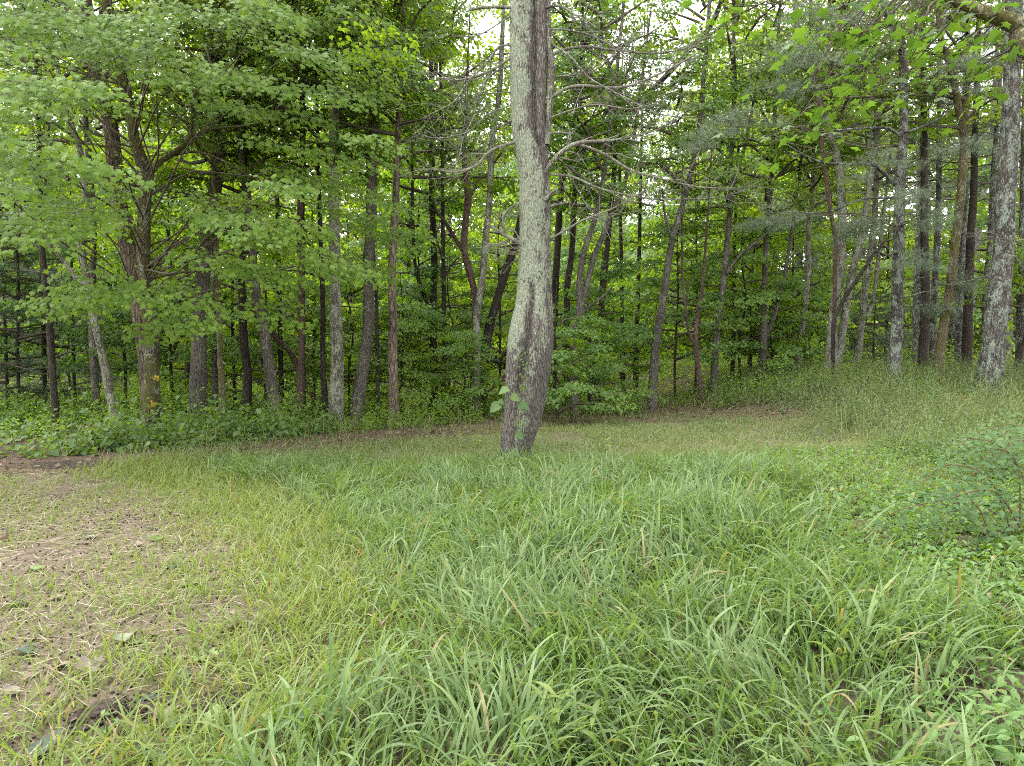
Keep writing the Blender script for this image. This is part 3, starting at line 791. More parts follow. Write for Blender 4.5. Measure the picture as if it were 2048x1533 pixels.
TRUNKS = []
def traced_tree(label, d, trace, mat, top=14.0, forks=(), limbs=(), crown=None, crown_sc=1.0, crown_z=None, name='forest_tree', group='trunks along the edge of the wood', seed=0, sides=12, deads=0, low=None):
    pts, rad = stem_from_trace(trace, d, top, seed=seed)
    base = pts[1].copy()
    t = thing(name, label, 'tree', base, group)
    TRUNKS.append((trace[len(trace) // 2][0], label))
    g = Geo()
    pa, ra = smooth_path(pts, rad, .16)
    tube(g, pa, ra, sides, rough=.10, seed=seed + .37)
    link('trunk', g.mesh('trunk', M[mat], base, smooth=True), t)
    for fk in forks:                                   # a second stem
        fp, fr = stem_from_trace(fk, d, fk_top(fk, top), seed=seed + 3, ground=False)
        g = Geo(); a, b = smooth_path(fp, fr, .16); tube(g, a, b, max(8, sides - 3), rough=.10, seed=seed + 1.1)
        link('stem', g.mesh('stem', M[mat], base, smooth=True), t)
    for lb in limbs:
        fp, fr = stem_from_trace(lb, d, None, seed=seed + 7, wob=.3, ground=False)
        g = Geo(); a, b = smooth_path(fp, fr, .14); tube(g, a, b, 6, rough=.06, seed=seed)
        side_twigs(g, a, b, seed)
        link('limb', g.mesh('limb', M[mat], base, smooth=True), t)
    if deads:
        r = np.random.default_rng(seed + 50)
        for k in range(deads):
            i = int(r.uniform(.16, .75) * len(pa)); a = r.uniform(0, 6.28)
            L_ = r.uniform(.5, 1.7)
            g = Geo()
            q = pa[i]; tip = q + np.array([math.cos(a), math.sin(a) * .8, r.uniform(-.25, .25)]) * L_
            pp = limb(g, q, tip, .016, .004, sag=r.uniform(-.06, .08), wig=.10, r=r, step=.15, sides=4)
            side_twigs(g, pp, np.linspace(.014, .004, len(pp)), seed + k, n=5)
            link('dead_branch', g.mesh('dead_branch', M['deadtwig'], base), t)
    if crown:
        var, rz = crown
        cz = crown_z if crown_z is not None else max(pts[-1][2] - 9.0 * crown_sc, 4.8)
        i = int(np.argmin(abs(pa[:, 2] - cz)))
        put_crown(t, pa[i] - base, var, rz, crown_sc)
    if low:                                            # leafy lower boughs
        var, rz, lz, lsc = low
        i = int(np.argmin(abs(pa[:, 2] - lz)))
        put_crown(t, pa[i] - base, var, rz, lsc, name='low_boughs')
    return t, pa, ra

def fk_top(fk, top): return top * .8

def side_twigs(g, pa, ra, seed, n=7, L0=.55):
    r = np.random.default_rng(int(seed) + 900)
    tan = unit(np.gradient(pa, axis=0))
    for k in range(n):
        i = int(r.uniform(.2, .98) * (len(pa) - 1))
        d = unit(tan[i] * .8 + r.normal(0, .6, 3)); L_ = L0 * r.uniform(.3, 1.1)
        m = pa[i] + d * L_ * .5 + r.normal(0, .05, 3) * L_
        e = pa[i] + d * L_ + r.normal(0, .12, 3) * L_ + [0, 0, r.uniform(-.1, .2) * L_]
        rr = max(.002, ra[i] * .45)
        a, b = smooth_path([pa[i], m, e], [rr, rr * .7, .0018], .12)
        tube(g, a, b, 3)

C, LY = [THIN[k % 3] for k in range(5)], LAYER
print('trees')
TT = traced_tree
# --- left wood, from the left edge
TT('slim dark speckled trunk nearest the left edge', 11.6, [(110, 820, 13), (99, 651, 12), (86, 526, 11), (82, 440, 10), (78, 300, 9)], 'b_dark', 11, seed=1, crown=(C[2], .3), crown_sc=.8, crown_z=5.5)
TT('thin dark stem just behind the leftmost speckled trunk', 14.5, [(90, 800, 8), (88, 700, 8), (86, 615, 8), (84, 480, 7)], 'b_dark', 10, seed=2, sides=8)
TT('pale wavy forked trunk left of the mossy maple', 11.9, [(224, 815, 15), (208, 723, 15), (194, 662, 15), (183, 615, 14), (178, 569, 14), (165, 522, 13), (163, 472, 13), (172, 420, 12), (160, 300, 11), (125, 190, 9)], 'b_pale', 11,
   forks=[[(180, 572, 10), (154, 558, 9), (122, 515, 8), (86, 475, 8), (65, 443, 7), (34, 400, 6)]], seed=3, crown=(C[3], 1.3), crown_sc=.8, crown_z=6.0)
TT('grey straight trunk with a rusty stain behind the wavy one', 13.2, [(194, 818, 14), (187, 705, 14), (184, 600, 13), (186, 440, 12)], 'b_grey', 12, seed=4, crown=(C[0], 2.0), crown_sc=.9)
TT('shaggy barked leaning trunk tucked behind the mossy maple', 12.6, [(306, 860, 34), (298, 760, 32), (283, 640, 31), (266, 545, 30), (251, 472, 30), (240, 418, 29), (234, 376, 28), (219, 239, 26), (202, 188, 25), (191, 150, 24), (171, 0, 22)], 'b_shag', 15, seed=5, crown=(C[1], .6), crown_sc=1.0, sides=16)
TT('pale brown trunk with peeling hollow right of the mossy maple', 12.9, [(395, 843, 31), (398, 723, 31), (398, 644, 29), (405, 561, 27), (411, 508, 25), (428, 400, 24), (440, 290, 23), (434, 171, 22), (424, 17, 20)], 'b_grey', 15, seed=6, crown=(C[0], 1.1), crown_sc=1.0, sides=16, low=(LY[3], .5, 3.6, 1.0))
TT('thin brown lichened stem right of the peeling trunk', 12.6, [(448, 853, 12), (441, 723, 11), (438, 615, 11), (434, 554, 10), (431, 420, 9)], 'b_olive', 9, seed=7, crown=(LY[3], .4), crown_sc=.8, crown_z=3.5)
TT('smooth grey stem half hidden behind the brown lichened stem', 15.0, [(429, 815, 13), (429, 650, 12), (430, 520, 12), (434, 380, 11)], 'b_grey', 13, seed=8, crown=(C[4], .9), crown_sc=.9)
TT('dark crooked trunk with a bent foot', 13.4, [(488, 846, 19), (496, 759, 17), (488, 687, 16), (484, 601, 15), (484, 543, 14), (490, 400, 13), (484, 250, 12)], 'b_dark', 12, seed=9, crown=(C[2], 2.4), crown_sc=.85, low=(LY[4], 1.5, 3.0, .9))
TT('leaning mottled trunk with a stub right of the dark crooked one', 13.2, [(556, 850, 23), (542, 759, 22), (527, 651, 20), (513, 594, 19), (506, 525, 17), (498, 420, 15), (480, 280, 13)], 'b_grey', 12, seed=10, limbs=[[(524, 640, 8), (532, 630, 6), (538, 626, 4)]], crown=(C[3], .2), crown_sc=.8)
TT('thin black stem behind the leaning mottled trunk', 15.2, [(563, 822, 10), (560, 651, 9), (556, 500, 9), (553, 350, 8)], 'b_dark', 12, seed=11, sides=8, crown=(C[4], .5), crown_sc=.8)
TT('slim reddish brown straight trunk', 13.3, [(597, 847, 17), (603, 723, 14), (603, 615, 13), (600, 472, 12), (601, 400, 12), (606, 250, 11), (600, 80, 10)], 'b_red', 14, seed=12, crown=(C[0], 2.2), crown_sc=.8, low=(LY[3], 2.5, 4.2, 1.0))
TT('narrow black stem hugging the reddish trunk', 13.8, [(607, 843, 8), (607, 640, 7), (606, 480, 7)], 'b_dark', 9, seed=13, sides=8)
TT('thin dark stem left of the pale column trunk', 13.6, [(653, 847, 12), (646, 723, 10), (646, 601, 10), (641, 480, 9)], 'b_dark', 11, seed=14, sides=9, crown=(LY[0], .5), crown_z=4.0)
TT('straight pale column trunk in the left row', 13.2, [(671, 850, 26), (675, 723, 24), (671, 615, 23), (669, 472, 22), (668, 400, 21), (668, 205, 19), (664, 60, 17)], 'b_pale', 15, seed=15, crown=(C[1], 1.9), crown_sc=.9, sides=16, low=(LY[1], 3.1, 4.6, 1.0))
TT('bowed brown trunk right of the pale column', 13.4, [(711, 843, 26), (721, 771, 25), (735, 673, 23), (737, 595, 22), (737, 517, 22), (741, 470, 21), (745, 312, 20), (750, 195, 19), (748, 0, 17)], 'b_grey', 15, seed=16, crown=(C[0], .1), crown_sc=.9, sides=16, low=(LY[3], 4.0, 3.8, 1.1))
TT('thin black stem beside the bowed brown trunk', 14.6, [(756, 832, 8), (754, 673, 7), (751, 560, 7)], 'b_dark', 9, seed=17, sides=8)
TT('grey brown trunk with a dark vertical seam', 13.3, [(788, 843, 21), (786, 751, 19), (786, 634, 17), (784, 556, 16), (785, 517, 16), (791, 412, 14), (796, 280, 13)], 'b_shag', 13, seed=18, crown=(C[3], 2.8), crown_sc=.8, low=(LY[4], .7, 4.4, 1.0))
TT('dark double trunk with an orange scar low down', 16.4, [(869, 815, 17), (868, 732, 15), (866, 615, 14), (869, 537, 13), (866, 459, 12), (862, 330, 10)], 'b_dark', 13, forks=[[(867, 650, 10), (850, 595, 9), (834, 548, 8), (826, 470, 7)]], seed=19, crown=(C[1], .9), crown_sc=.85, low=(LY[0], 1.1, 4.0, 1.2))
TT('slender dark trunk with upswept branches', 16.0, [(889, 815, 11), (888, 680, 10), (887, 556, 9), (885, 400, 8), (884, 280, 7)], 'b_dark', 12, limbs=[[(887, 560, 5), (900, 535, 4), (913, 520, 3)], [(886, 520, 5), (874, 480, 4), (868, 440, 3)]], seed=20, sides=9, crown=(C[2], .4), crown_sc=.8)
TT('pale trunk forking with a red limb left of the great tree', 15.2, [(950, 828, 16), (953, 712, 15), (953, 634, 15), (959, 595, 14), (967, 537, 14), (973, 459, 13), (979, 400, 13), (985, 273, 12), (998, 195, 11), (1004, 80, 9)], 'b_pale', 14, seed=21)
TT('dark leaning trunk emerging behind the great tree', 16.6, [(962, 825, 20), (971, 697, 18), (991, 611, 17), (1010, 548, 16), (1035, 470, 15), (1060, 330, 13)], 'b_dark', 14, seed=22, crown=(C[0], 2.9), crown_sc=.85)
g_red = traced_tree('red barked forked stem with a long bare arm', 15.35, [(946, 826, 12), (949, 700, 12), (950, 598, 13), (940, 548, 14), (928, 498, 13), (932, 439, 14), (936, 391, 13), (928, 312, 11), (930, 254, 9)], 'b_red', 9.0,
   limbs=[[(929, 509, 9), (912, 480, 8), (897, 455, 7), (878, 430, 6), (860, 416, 5)], [(938, 395, 7), (952, 375, 6), (975, 348, 5), (1005, 300, 3)]], seed=23, sides=10)
# --- right of the great tree
TT('grey trunk forking into a narrow V right of the great tree', 15.0, [(1149, 828, 16), (1147, 751, 15), (1147, 673, 15), (1158, 627, 15), (1159, 556, 11), (1170, 498, 11), (1194, 423, 10), (1215, 300, 9)], 'b_grey', 12,
   forks=[[(1158, 635, 12), (1170, 587, 11), (1186, 521, 11), (1209, 463, 10), (1225, 420, 9), (1260, 320, 8)]], limbs=[[(1164, 625, 5), (1185, 608, 4), (1209, 591, 3), (1228, 570, 2.5)]], seed=24, crown=(C[2], 1.6), crown_sc=.85, low=(LY[0], .2, 3.6, .9))
TT('dark stem close to the right side of the great tree', 17.0, [(1130, 815, 14), (1131, 751, 14), (1135, 576, 13), (1143, 513, 12), (1150, 380, 10)], 'b_dark', 12, seed=25, crown=(C[1], 2.6), crown_sc=.8, low=(LY[1], .9, 5.0, 1.2))
TT('dark leaning stem behind the V forked trunk', 17.5, [(1182, 806, 15), (1190, 732, 14), (1200, 654, 13), (1208, 560, 12)], 'b_dark', 11, seed=26, crown=(LY[1], 1.6), crown_sc=1.0, crown_z=4.5)
TT('dark trunk leaning far right above the V forked trunk', 18.2, [(1102, 812, 15), (1108, 640, 14), (1116, 480, 13), (1127, 345, 12), (1160, 300, 12), (1198, 266, 12), (1280, 203, 11), (1381, 98, 10), (1440, 10, 9)], 'b_dark', 17, seed=27, limbs=[[(1240, 232, 8), (1300, 195, 7), (1360, 160, 6), (1420, 110, 5)], [(1198, 266, 8), (1170, 300, 6), (1150, 330, 5)]], crown=(C[0], .8), crown_sc=.8)
TT('thin dark stem in the shade with its neighbour to the right', 19.5, [(1246, 792, 10), (1244, 654, 9), (1243, 540, 8)], 'b_dark', 10, seed=28, sides=8)
TT('thin dark stem left of the tall S curved trunk', 19.0, [(1270, 795, 11), (1272, 732, 10), (1274, 650, 9), (1278, 520, 8)], 'b_dark', 11, seed=29, sides=8)
TT('tall grey trunk leaning right at the far clearing edge', 15.8, [(1304, 816, 18), (1309, 712, 16), (1319, 642, 15), (1330, 576, 14), (1338, 517, 13), (1350, 459, 12), (1368, 400, 11), (1395, 280, 10), (1410, 120, 9)], 'b_grey', 15, seed=30, limbs=[[(1345, 480, 6), (1330, 430, 5), (1325, 380, 4)]], crown=(C[3], 1.0), crown_sc=.8, low=(LY[1], 1.2, 4.2, .9))
TT('reddish forked stem at the back of the clearing', 16.0, [(1403, 818, 11), (1395, 723, 10), (1392, 660, 9), (1400, 600, 8), (1408, 540, 6)], 'b_red', 8, forks=[[(1396, 700, 6), (1379, 669, 6), (1371, 615, 5), (1364, 508, 5)]], seed=31, sides=9)
TT('brown trunk with a long upswept dark branch', 16.6, [(1425, 806, 15), (1431, 705, 14), (1440, 615, 13), (1447, 561, 12), (1454, 490, 12), (1459, 436, 11), (1461, 392, 10), (1462, 324, 9), (1468, 200, 8)], 'b_grey', 15, forks=[[(1461, 395, 7), (1472, 350, 7), (1486, 307, 6), (1500, 240, 5)]], limbs=[[(1453, 548, 7), (1479, 511, 6), (1511, 486, 6), (1540, 460, 5), (1568, 437, 4)]], seed=32, crown=(C[0], 2.5), crown_sc=.9, low=(LY[0], 2.2, 4.0, 1.0))
TT('thin black stem right of the brown trunk with upswept branch', 18.5, [(1465, 795, 8), (1467, 615, 7), (1470, 470, 6)], 'b_dark', 10, seed=33, sides=8)
TT('forked dark trunk low behind the weeds', 17.2, [(1524, 806, 15), (1526, 723, 14), (1528, 665, 13), (1528, 597, 11), (1533, 470, 10), (1545, 330, 9)], 'b_grey', 13, forks=[[(1528, 685, 9), (1544, 644, 9), (1555, 608, 8), (1575, 520, 7)]], seed=34, crown=(C[1], .2), crown_sc=.85, low=(LY[3], 3.2, 3.4, 1.0))
TT('slender lichened trunk left of the twin pale trunk', 18.0, [(1594, 782, 12), (1597, 705, 12), (1608, 630, 11), (1615, 561, 11), (1617, 454, 10), (1624, 400, 10), (1629, 300, 9)], 'b_pale', 13, seed=35, crown=(C[2], .7), crown_sc=.8, low=(LY[1], 4.2, 3.8, 1.0))
TT('twin stemmed pale lichened trunk on the right bank', 15.6, [(1661, 790, 24), (1664, 669, 19), (1673, 579, 17), (1682, 508, 16), (1684, 418, 16), (1678, 341, 15), (1667, 290, 13), (1650, 239, 12), (1633, 177, 11), (1595, 51, 9)], 'b_pale', 14,
   forks=[[(1668, 760, 15), (1675, 723, 15), (1687, 651, 15), (1698, 579, 14), (1709, 526, 13), (1723, 472, 12), (1740, 360, 10)]], limbs=[[(1678, 480, 7), (1700, 455, 6), (1722, 440, 5)]], seed=36, crown=(C[4], 2.0), crown_sc=.85, sides=14, low=(LY[0], .9, 5.2, 1.0))
TT('pale curved trunk behind the twin stemmed one', 18.5, [(1704, 785, 15), (1716, 705, 14), (1725, 633, 13), (1730, 579, 13), (1743, 490, 12), (1752, 380, 10)], 'b_pale', 13, forks=[[(1732, 640, 8), (1748, 590, 8), (1762, 472, 7)]], seed=37, crown=(C[0], 1.2), crown_sc=.85, low=(LY[3], 1.9, 5.0, 1.1))
t_lich, lich_pa, _ = TT('tall white lichened trunk with long bare side branches', 14.0, [(1789, 790, 27), (1789, 723, 24), (1793, 651, 22), (1795, 579, 22), (1797, 508, 21), (1799, 436, 20), (1802, 341, 19), (1807, 256, 17), (1807, 170, 16), (1803, 85, 14), (1786, 44, 13), (1769, 10, 12)], 'b_pine', 13,
   limbs=[[(1796, 269, 6), (1780, 258, 6), (1762, 256, 5), (1725, 257, 5), (1677, 261, 4), (1640, 261, 3)],
          [(1792, 371, 8), (1762, 341, 7), (1742, 329, 6), (1691, 329, 5), (1640, 324, 4), (1589, 300, 3), (1548, 269, 2)],
          [(1790, 395, 5), (1725, 399, 4), (1674, 419, 4), (1640, 426, 3), (1571, 424, 2)],
          [(1810, 266, 6), (1851, 252, 5), (1882, 235, 3)],
          [(1803, 110, 6), (1830, 60, 5), (1850, 10, 4)],
          [(1795, 500, 7), (1775, 512, 5), (1752, 500, 4), (1740, 480, 3)]], seed=38, sides=16, crown=(PINES[0], .6), crown_sc=.7, deads=10)
TT('black pine trunk with bare side twigs', 16.0, [(1841, 780, 18), (1847, 687, 16), (1850, 615, 16), (1850, 508, 15), (1849, 436, 14), (1848, 300, 12)], 'b_dark', 13, seed=39, deads=14, crown=(PINES[1], 1.5), crown_sc=.8)
TT('dark pine stem right behind the black pine', 18.0, [(1864, 770, 13), (1866, 651, 13), (1870, 561, 12), (1874, 490, 12), (1878, 360, 10)], 'b_pine', 13, seed=40, deads=10, crown=(PINES[0], 2.5), crown_sc=.8)
TT('olive mossy trunk leaning right on the bank', 14.6, [(1870, 785, 19), (1877, 723, 18), (1888, 651, 18), (1901, 579, 18), (1908, 508, 17), (1917, 436, 16), (1926, 341, 15), (1928, 273, 14), (1916, 211, 13), (1909, 170, 12), (1892, 102, 11), (1878, 44, 10)], 'b_olive', 13,
   forks=[[(1922, 235, 8), (1928, 204, 7), (1940, 153, 6)]], seed=41, sides=14, crown=(C[3], .5), crown_sc=.75, low=(LY[1], 2.9, 5.0, .9))
TT('grey pine trunk left of the pitch black one', 18.0, [(1916, 760, 13), (1920, 615, 13), (1924, 508, 12), (1930, 380, 11)], 'b_pine', 13, seed=42, deads=12, crown=(PINES[1], .4), crown_sc=.8)
TT('pitch black pine trunk near the right edge', 17.0, [(1933, 765, 17), (1936, 615, 16), (1940, 508, 15), (1944, 436, 14), (1948, 358, 12), (1952, 220, 11)], 'b_dark', 13, seed=43, deads=16, crown=(PINES[0], .9), crown_sc=.8)
TT('slim reddish grey trunk touching the massive pine', 17.0, [(1967, 765, 12), (1969, 687, 11), (1972, 579, 11), (1981, 472, 10), (1988, 330, 9)], 'b_pine', 12, seed=44, deads=10, crown=(PINES[1], 2.9), crown_sc=.7)
TT('massive lichen grey pine at the right edge', 13.0, [(1976, 775, 52), (1981, 735, 44), (1987, 687, 39), (1994, 615, 37), (2003, 543, 36), (2008, 472, 36), (2010, 400, 36), (2018, 307, 32), (2022, 204, 30), (2030, 0, 27)], 'b_pine', 16, seed=45, sides=22, deads=10, crown=(PINES[0], 1.9), crown_sc=1.0,
   limbs=[[(2000, 520, 6), (2025, 510, 5), (2048, 545, 4), (2070, 560, 3)]])
TT('pale trunk cut by the right picture edge', 15.5, [(2040, 770, 16), (2043, 600, 15), (2047, 450, 14), (2050, 250, 12)], 'b_pine', 13, seed=46, deads=8, crown=(PINES[1], 1.1), crown_sc=.8)
TT('short dark leaning stem at the far right behind weeds', 15.0, [(2028, 760, 11), (2034, 730, 10), (2044, 695, 9), (2056, 640, 8)], 'b_dark', 6, seed=47, sides=9, crown=(LY[2], .1), crown_sc=.6, crown_z=2.0)

# leaning dead wood
def dead_pole(name, label, trace, d0, d1, mat, sides=8, n=5):
    tr = np.array(trace, float); k = len(tr)
    pts = [P(px, py, d0 + (d1 - d0) * i / (k - 1)) for i, (px, py, w) in enumerate(trace)]
    rad = [.5 * w * (d0 + (d1 - d0) * i / (k - 1)) / FPX for i, (px, py, w) in enumerate(trace)]
    gz = float(ground_z(pts[0][0], pts[0][1]))
    g = Geo(); a, b = smooth_path(pts, rad, .15); tube(g, a, b, sides, rough=.12, seed=d0)
    side_twigs(g, a, b, int(d0 * 10), n=n)
    o = link(name, g.mesh(name, M[mat], pts[0], smooth=True), loc=pts[0])
    tag(o, label, 'log', 'leaning dead wood')
    return o
dead_pole('leaning_log', 'broken pale log leaning against the mottled trunk', [(648, 845, 10), (588, 719, 10), (560, 685, 10), (530, 650, 11), (499, 612, 12)], 14.6, 13.6, 'b_red')
dead_pole('leaning_branch', 'thin black dead branch leaning across the twin pale trunk', [(1668, 790, 6), (1666, 673, 8), (1669, 637, 8), (1694, 590, 7), (1727, 540, 7), (1748, 508, 6), (1775, 478, 4)], 15.0, 15.3, 'b_dark')
dead_pole('hanging_vine_stem', 'rust red bare vine stem climbing beside the twin pale trunk', [(1664, 788, 7), (1668, 640, 7), (1671, 500, 8), (1670, 477, 8), (1657, 392, 8), (1646, 307, 7), (1636, 204, 6), (1634, 150, 5)], 15.3, 15.2, 'b_red', n=3)
dead_pole('fallen_branch', 'dark red fallen branch low beside the great tree', [(962, 800, 6), (985, 775, 8), (1010, 752, 8), (1040, 735, 7)], 15.0, 14.6, 'b_red', n=3)
# ------------------------------------------------------------------ understory maples and background trees
SAPL_STEM = {}
def sapling(x, y, var, sc, rz, label, group, name='young_maple'):
    z = float(ground_z(x, y))
    t = thing(name, label, 'tree', (x, y, z), group)
    key = var
    if key not in SAPL_STEM:
        g = Geo(); r = np.random.default_rng(500 + var)
        H = (4.2, 5.0, 3.2, 5.6, 4.5)[var] + .6
        pts = [np.array([0, 0, -.3])] + [np.array([r.normal(0, .05), r.normal(0, .05), H * k / 4]) for k in range(5)]
        pts[1] = np.array([0, 0, 0.0])
        a, b = smooth_path(pts, [.045, .04, .035, .028, .018, .006], .3); tube(g, a, b, 7, rough=.06, seed=var)
        SAPL_STEM[key] = g.mesh('sapling_trunk', M['b_dark'], smooth=True)
    s = link('trunk', SAPL_STEM[key], t); s.scale = (sc,) * 3; s.rotation_euler = (0, 0, rz)
    put_crown(t, (0, 0, 0), LAYER[var], rz, sc)
    return t

rs = np.random.default_rng(41)
# (pixel column, distance, variant, scale)
SAP = [(40, 13.5, 1, .9), (150, 15.5, 3, 1.0), (250, 16, 0, 1.0), (345, 15.5, 1, 1.0), (470, 16, 3, 1.05), (530, 15.5, 2, 1.0), (630, 16.5, 1, 1.0), (700, 16.2, 0, .8), (800, 15.6, 2, .85), (840, 17, 1, 1.0),
       (900, 17.0, 0, .8), (925, 14.6, 2, .62), (1000, 18, 1, 1.0), (1115, 13.6, 2, .75), (1200, 16.4, 0, .8), (1180, 15.2, 2, .7), (1350, 17.5, 1, .9), (1480, 17.8, 0, .95), (1390, 18.5, 3, 1.0), (1545, 18.0, 2, .9), (1500, 20, 1, 1.0), (1580, 20.5, 3, 1.0), (1620, 19.5, 2, .8)]
SAPW = ['left of the slim dark speckled trunk', 'behind the pale wavy forked trunk', 'behind the shaggy leaning trunk', 'right behind the mossy maple', 'behind the dark crooked trunk', 'behind the leaning mottled trunk', 'between the reddish trunk and pale column', 'behind the bowed brown trunk', 'right of the trunk with dark seam', 'left of the dark double trunk', 'around the slender upswept trunk', 'low, left of the forked pale trunk', 'behind the dark leaning trunk by the great tree', "low, touching the great tree's right side in view", 'right of the V forked trunk, farther back', "low at the V forked trunk's foot", 'right of the tall right leaning grey trunk', 'right of the trunk with upswept branch', 'behind the reddish forked stem', 'low, right of the forked dark trunk', 'behind the forked dark trunk', 'left of the slender lichened trunk', 'low between slender lichened and twin pale trunks']
for i, (px, d, v, s) in enumerate(SAP):
    p = P(px, 800, d)
    lab = 'young maple with layered leaves ' + SAPW[i]
    sapling(p[0], p[1], v, s, i * 1.9, lab, 'young understory maples')
# deeper, smaller understory that cannot be told apart
k = 0
for row, (d, n, w) in enumerate(((22, 13, .95), (27, 13, .95), (33, 15, .95))):
    for j in range(n):
        f = (j + .5 + rs.uniform(-.3, .3)) / n
        x = (f * 2 - 1) * d * .80
        if x > .45 * d and rs.random() < .45: continue
        sapling(x, d + rs.uniform(-1.5, 1.5), int(rs.integers(0, 5)), rs.uniform(1.0, 1.4) if rs.random() < .45 else rs.uniform(1.7, 2.3), rs.uniform(0, 6.28), 'understory maple deep in the wood behind the front trunks', 'deep understory maples')

BG_STEM = None
def bg_tree(x, y, var, H, cz, sc, rz, mat='b_grey', name='background_tree', pine=False):
    z = float(ground_z(x, y)); r = np.random.default_rng(int(abs(x * 37 + y * 101)) + 5)
    t = thing(name, 'tall background tree deep in the wood' if not pine else 'tall background pine beyond the right bank', 'tree', (x, y, z), 'background pines' if pine else 'background trees')
    g = Geo(); lx, ly = r.normal(0, .5, 2)
    w = r.uniform(.10, .19)
    a, b = smooth_path([[0, 0, -.3], [lx * .1, 0, H * .2], [lx * .4 + r.normal(0, .2), ly * .3, H * .5], [lx, ly, H]], [w * 1.2, w, w * .75, w * .2], .6)
    tube(g, a, b, 9, rough=.1, seed=x)
    link('trunk', g.mesh('trunk', M[mat], smooth=True), t)
    i = int(np.argmin(abs(a[:, 2] - cz)))
    put_crown(t, a[i], var, rz, sc)
    return t
rb = np.random.default_rng(77)
for d, n, cz0 in ((27, 6, 7.5), (35, 12, 6.0), (44, 19, 4.0), (50, 19, 6.0)):
    for j in range(n):
        f = (j + .5 + rb.uniform(-.35, .35)) / n
        x = (f * 2 - 1) * d * .85
        u = x / d
        if .16 < u < .25 and rb.random() < .8: continue
        if -.085 < u < -.01: continue
        if u > .45 and rb.random() < .6: continue
        mat = ('b_grey', 'b_dark', 'b_pale')[int(rb.integers(0, 3))]
        sc = rb.uniform(1.0, 1.35) * (1 + (d - 24) * .012)
        bg_tree(x, d + rb.uniform(-2, 2), CANOPY[int(rb.integers(0, 3))], cz0 + 9 * sc, cz0 + rb.uniform(-1, 2), sc, rb.uniform(0, 6.28), mat)
for x, y, H in ((12.5, 21, 14), (15.5, 24, 15), (18, 20, 14), (14, 28, 15), (19.5, 27, 15), (10.8, 25, 15), (22, 33, 16), (16.5, 34, 16)):
    bg_tree(x, y, PINES[int(rb.integers(0, 2))], H, H - 9, 1.1, rb.uniform(0, 6), 'b_pine', 'background_pine', True)

# hemlock saplings
def hemlock(px, d, s, label, rz):
    p = P(px, 790, d); z = float(ground_z(p[0], p[1]))
    t = thing('hemlock_sapling', label, 'tree', (p[0], p[1], z), 'hemlock saplings')
    g = Geo(); a, b = smooth_path([[0, 0, -.2], [0, 0, 1.8 * s], [.03, 0, 3.7 * s]], [.04, .03, .005], .4); tube(g, a, b, 6)
    link('trunk', g.mesh('trunk', M['b_dark']), t)
    put_crown(t, (0, 0, .15), HEMLOCK[0], rz, s)
hemlock(1745, 19.5, .62, 'dark hemlock sapling between the pale curved trunk and lichened trunk', 0)
hemlock(15, 14.5, 1.25, 'dark hemlock at the left edge of the wood', 1)
hemlock(-90, 13.0, 1.3, 'dark hemlock half outside the left picture edge', 2)
hemlock(140, 18, 1.1, 'dark hemlock behind the wavy forked trunk', 3)

# the far wood beyond, one mass
def far_wood():
    r = np.random.default_rng(3); g = Geo()
    n = 190000
    ang = r.uniform(-.95, .95, n)
    d = r.uniform(54, 64, n)
    x = ang * d
    hmax = np.interp(ang, [-.95, -.14, -.06, -.03, .03, .13, .19, .23, .30, .42, .95], [38, 38, 22, 22, 34, 34, 16, 16, 34, 28, 18]) * (.8 + .35 * vnoise(ang * 14, d * .05, 1, 4))
    z = r.random(n) ** 1.1 * hmax
    low = r.random(n) < .30
    z = np.where(low, r.random(n) * 9, z)
    keep = low | (vnoise(x * .35, z * .45 + d * .2, 1, 8) > .30)
    x, d, z = x[keep], d[keep], z[keep]
    p = np.stack([x, d, z - .8], -1)
    leaves(g, p, r.normal(0, .6, (len(p), 3)) + [0, -.3, .8], r.normal(0, 1, (len(p), 3)) - [0, 0, .4], r.uniform(.38, .70, len(p)), L_KITE)
    o = link('distant_wood', g.mesh('distant_wood', M['far']))
    tag(o, 'distant pale green wood behind all the trunks', 'wood', kind='stuff')
far_wood()

def hillside():
    xs = np.linspace(-160, 160, 90); ys = np.linspace(66, 130, 30); X, Y = np.meshgrid(xs, ys)
    Z = ground_z(X, Y) - 1 + 15 * sstep(66, 112, Y) * (.7 + .5 * vnoise(X, Y, .03, 5)) + 2.0 * (vnoise(X, Y, .35, 6) - .3)
    g = Geo(); nx = 90; i = (np.arange(29)[:, None] * nx + np.arange(nx - 1)[None]).ravel()
    g.add(np.stack([X, Y, Z], -1).reshape(-1, 3), q=np.stack([i, i + 1, i + 1 + nx, i + nx], -1))
    o = link('hill', g.mesh('hill', plain_mat('wooded_hill', (.03, .06, .012), (.12, .18, .04), 1.2, bump=.6), smooth=True))
    o['kind'] = 'structure'; o['label'] = 'green wooded hillside glimpsed beyond the wood'
hillside()

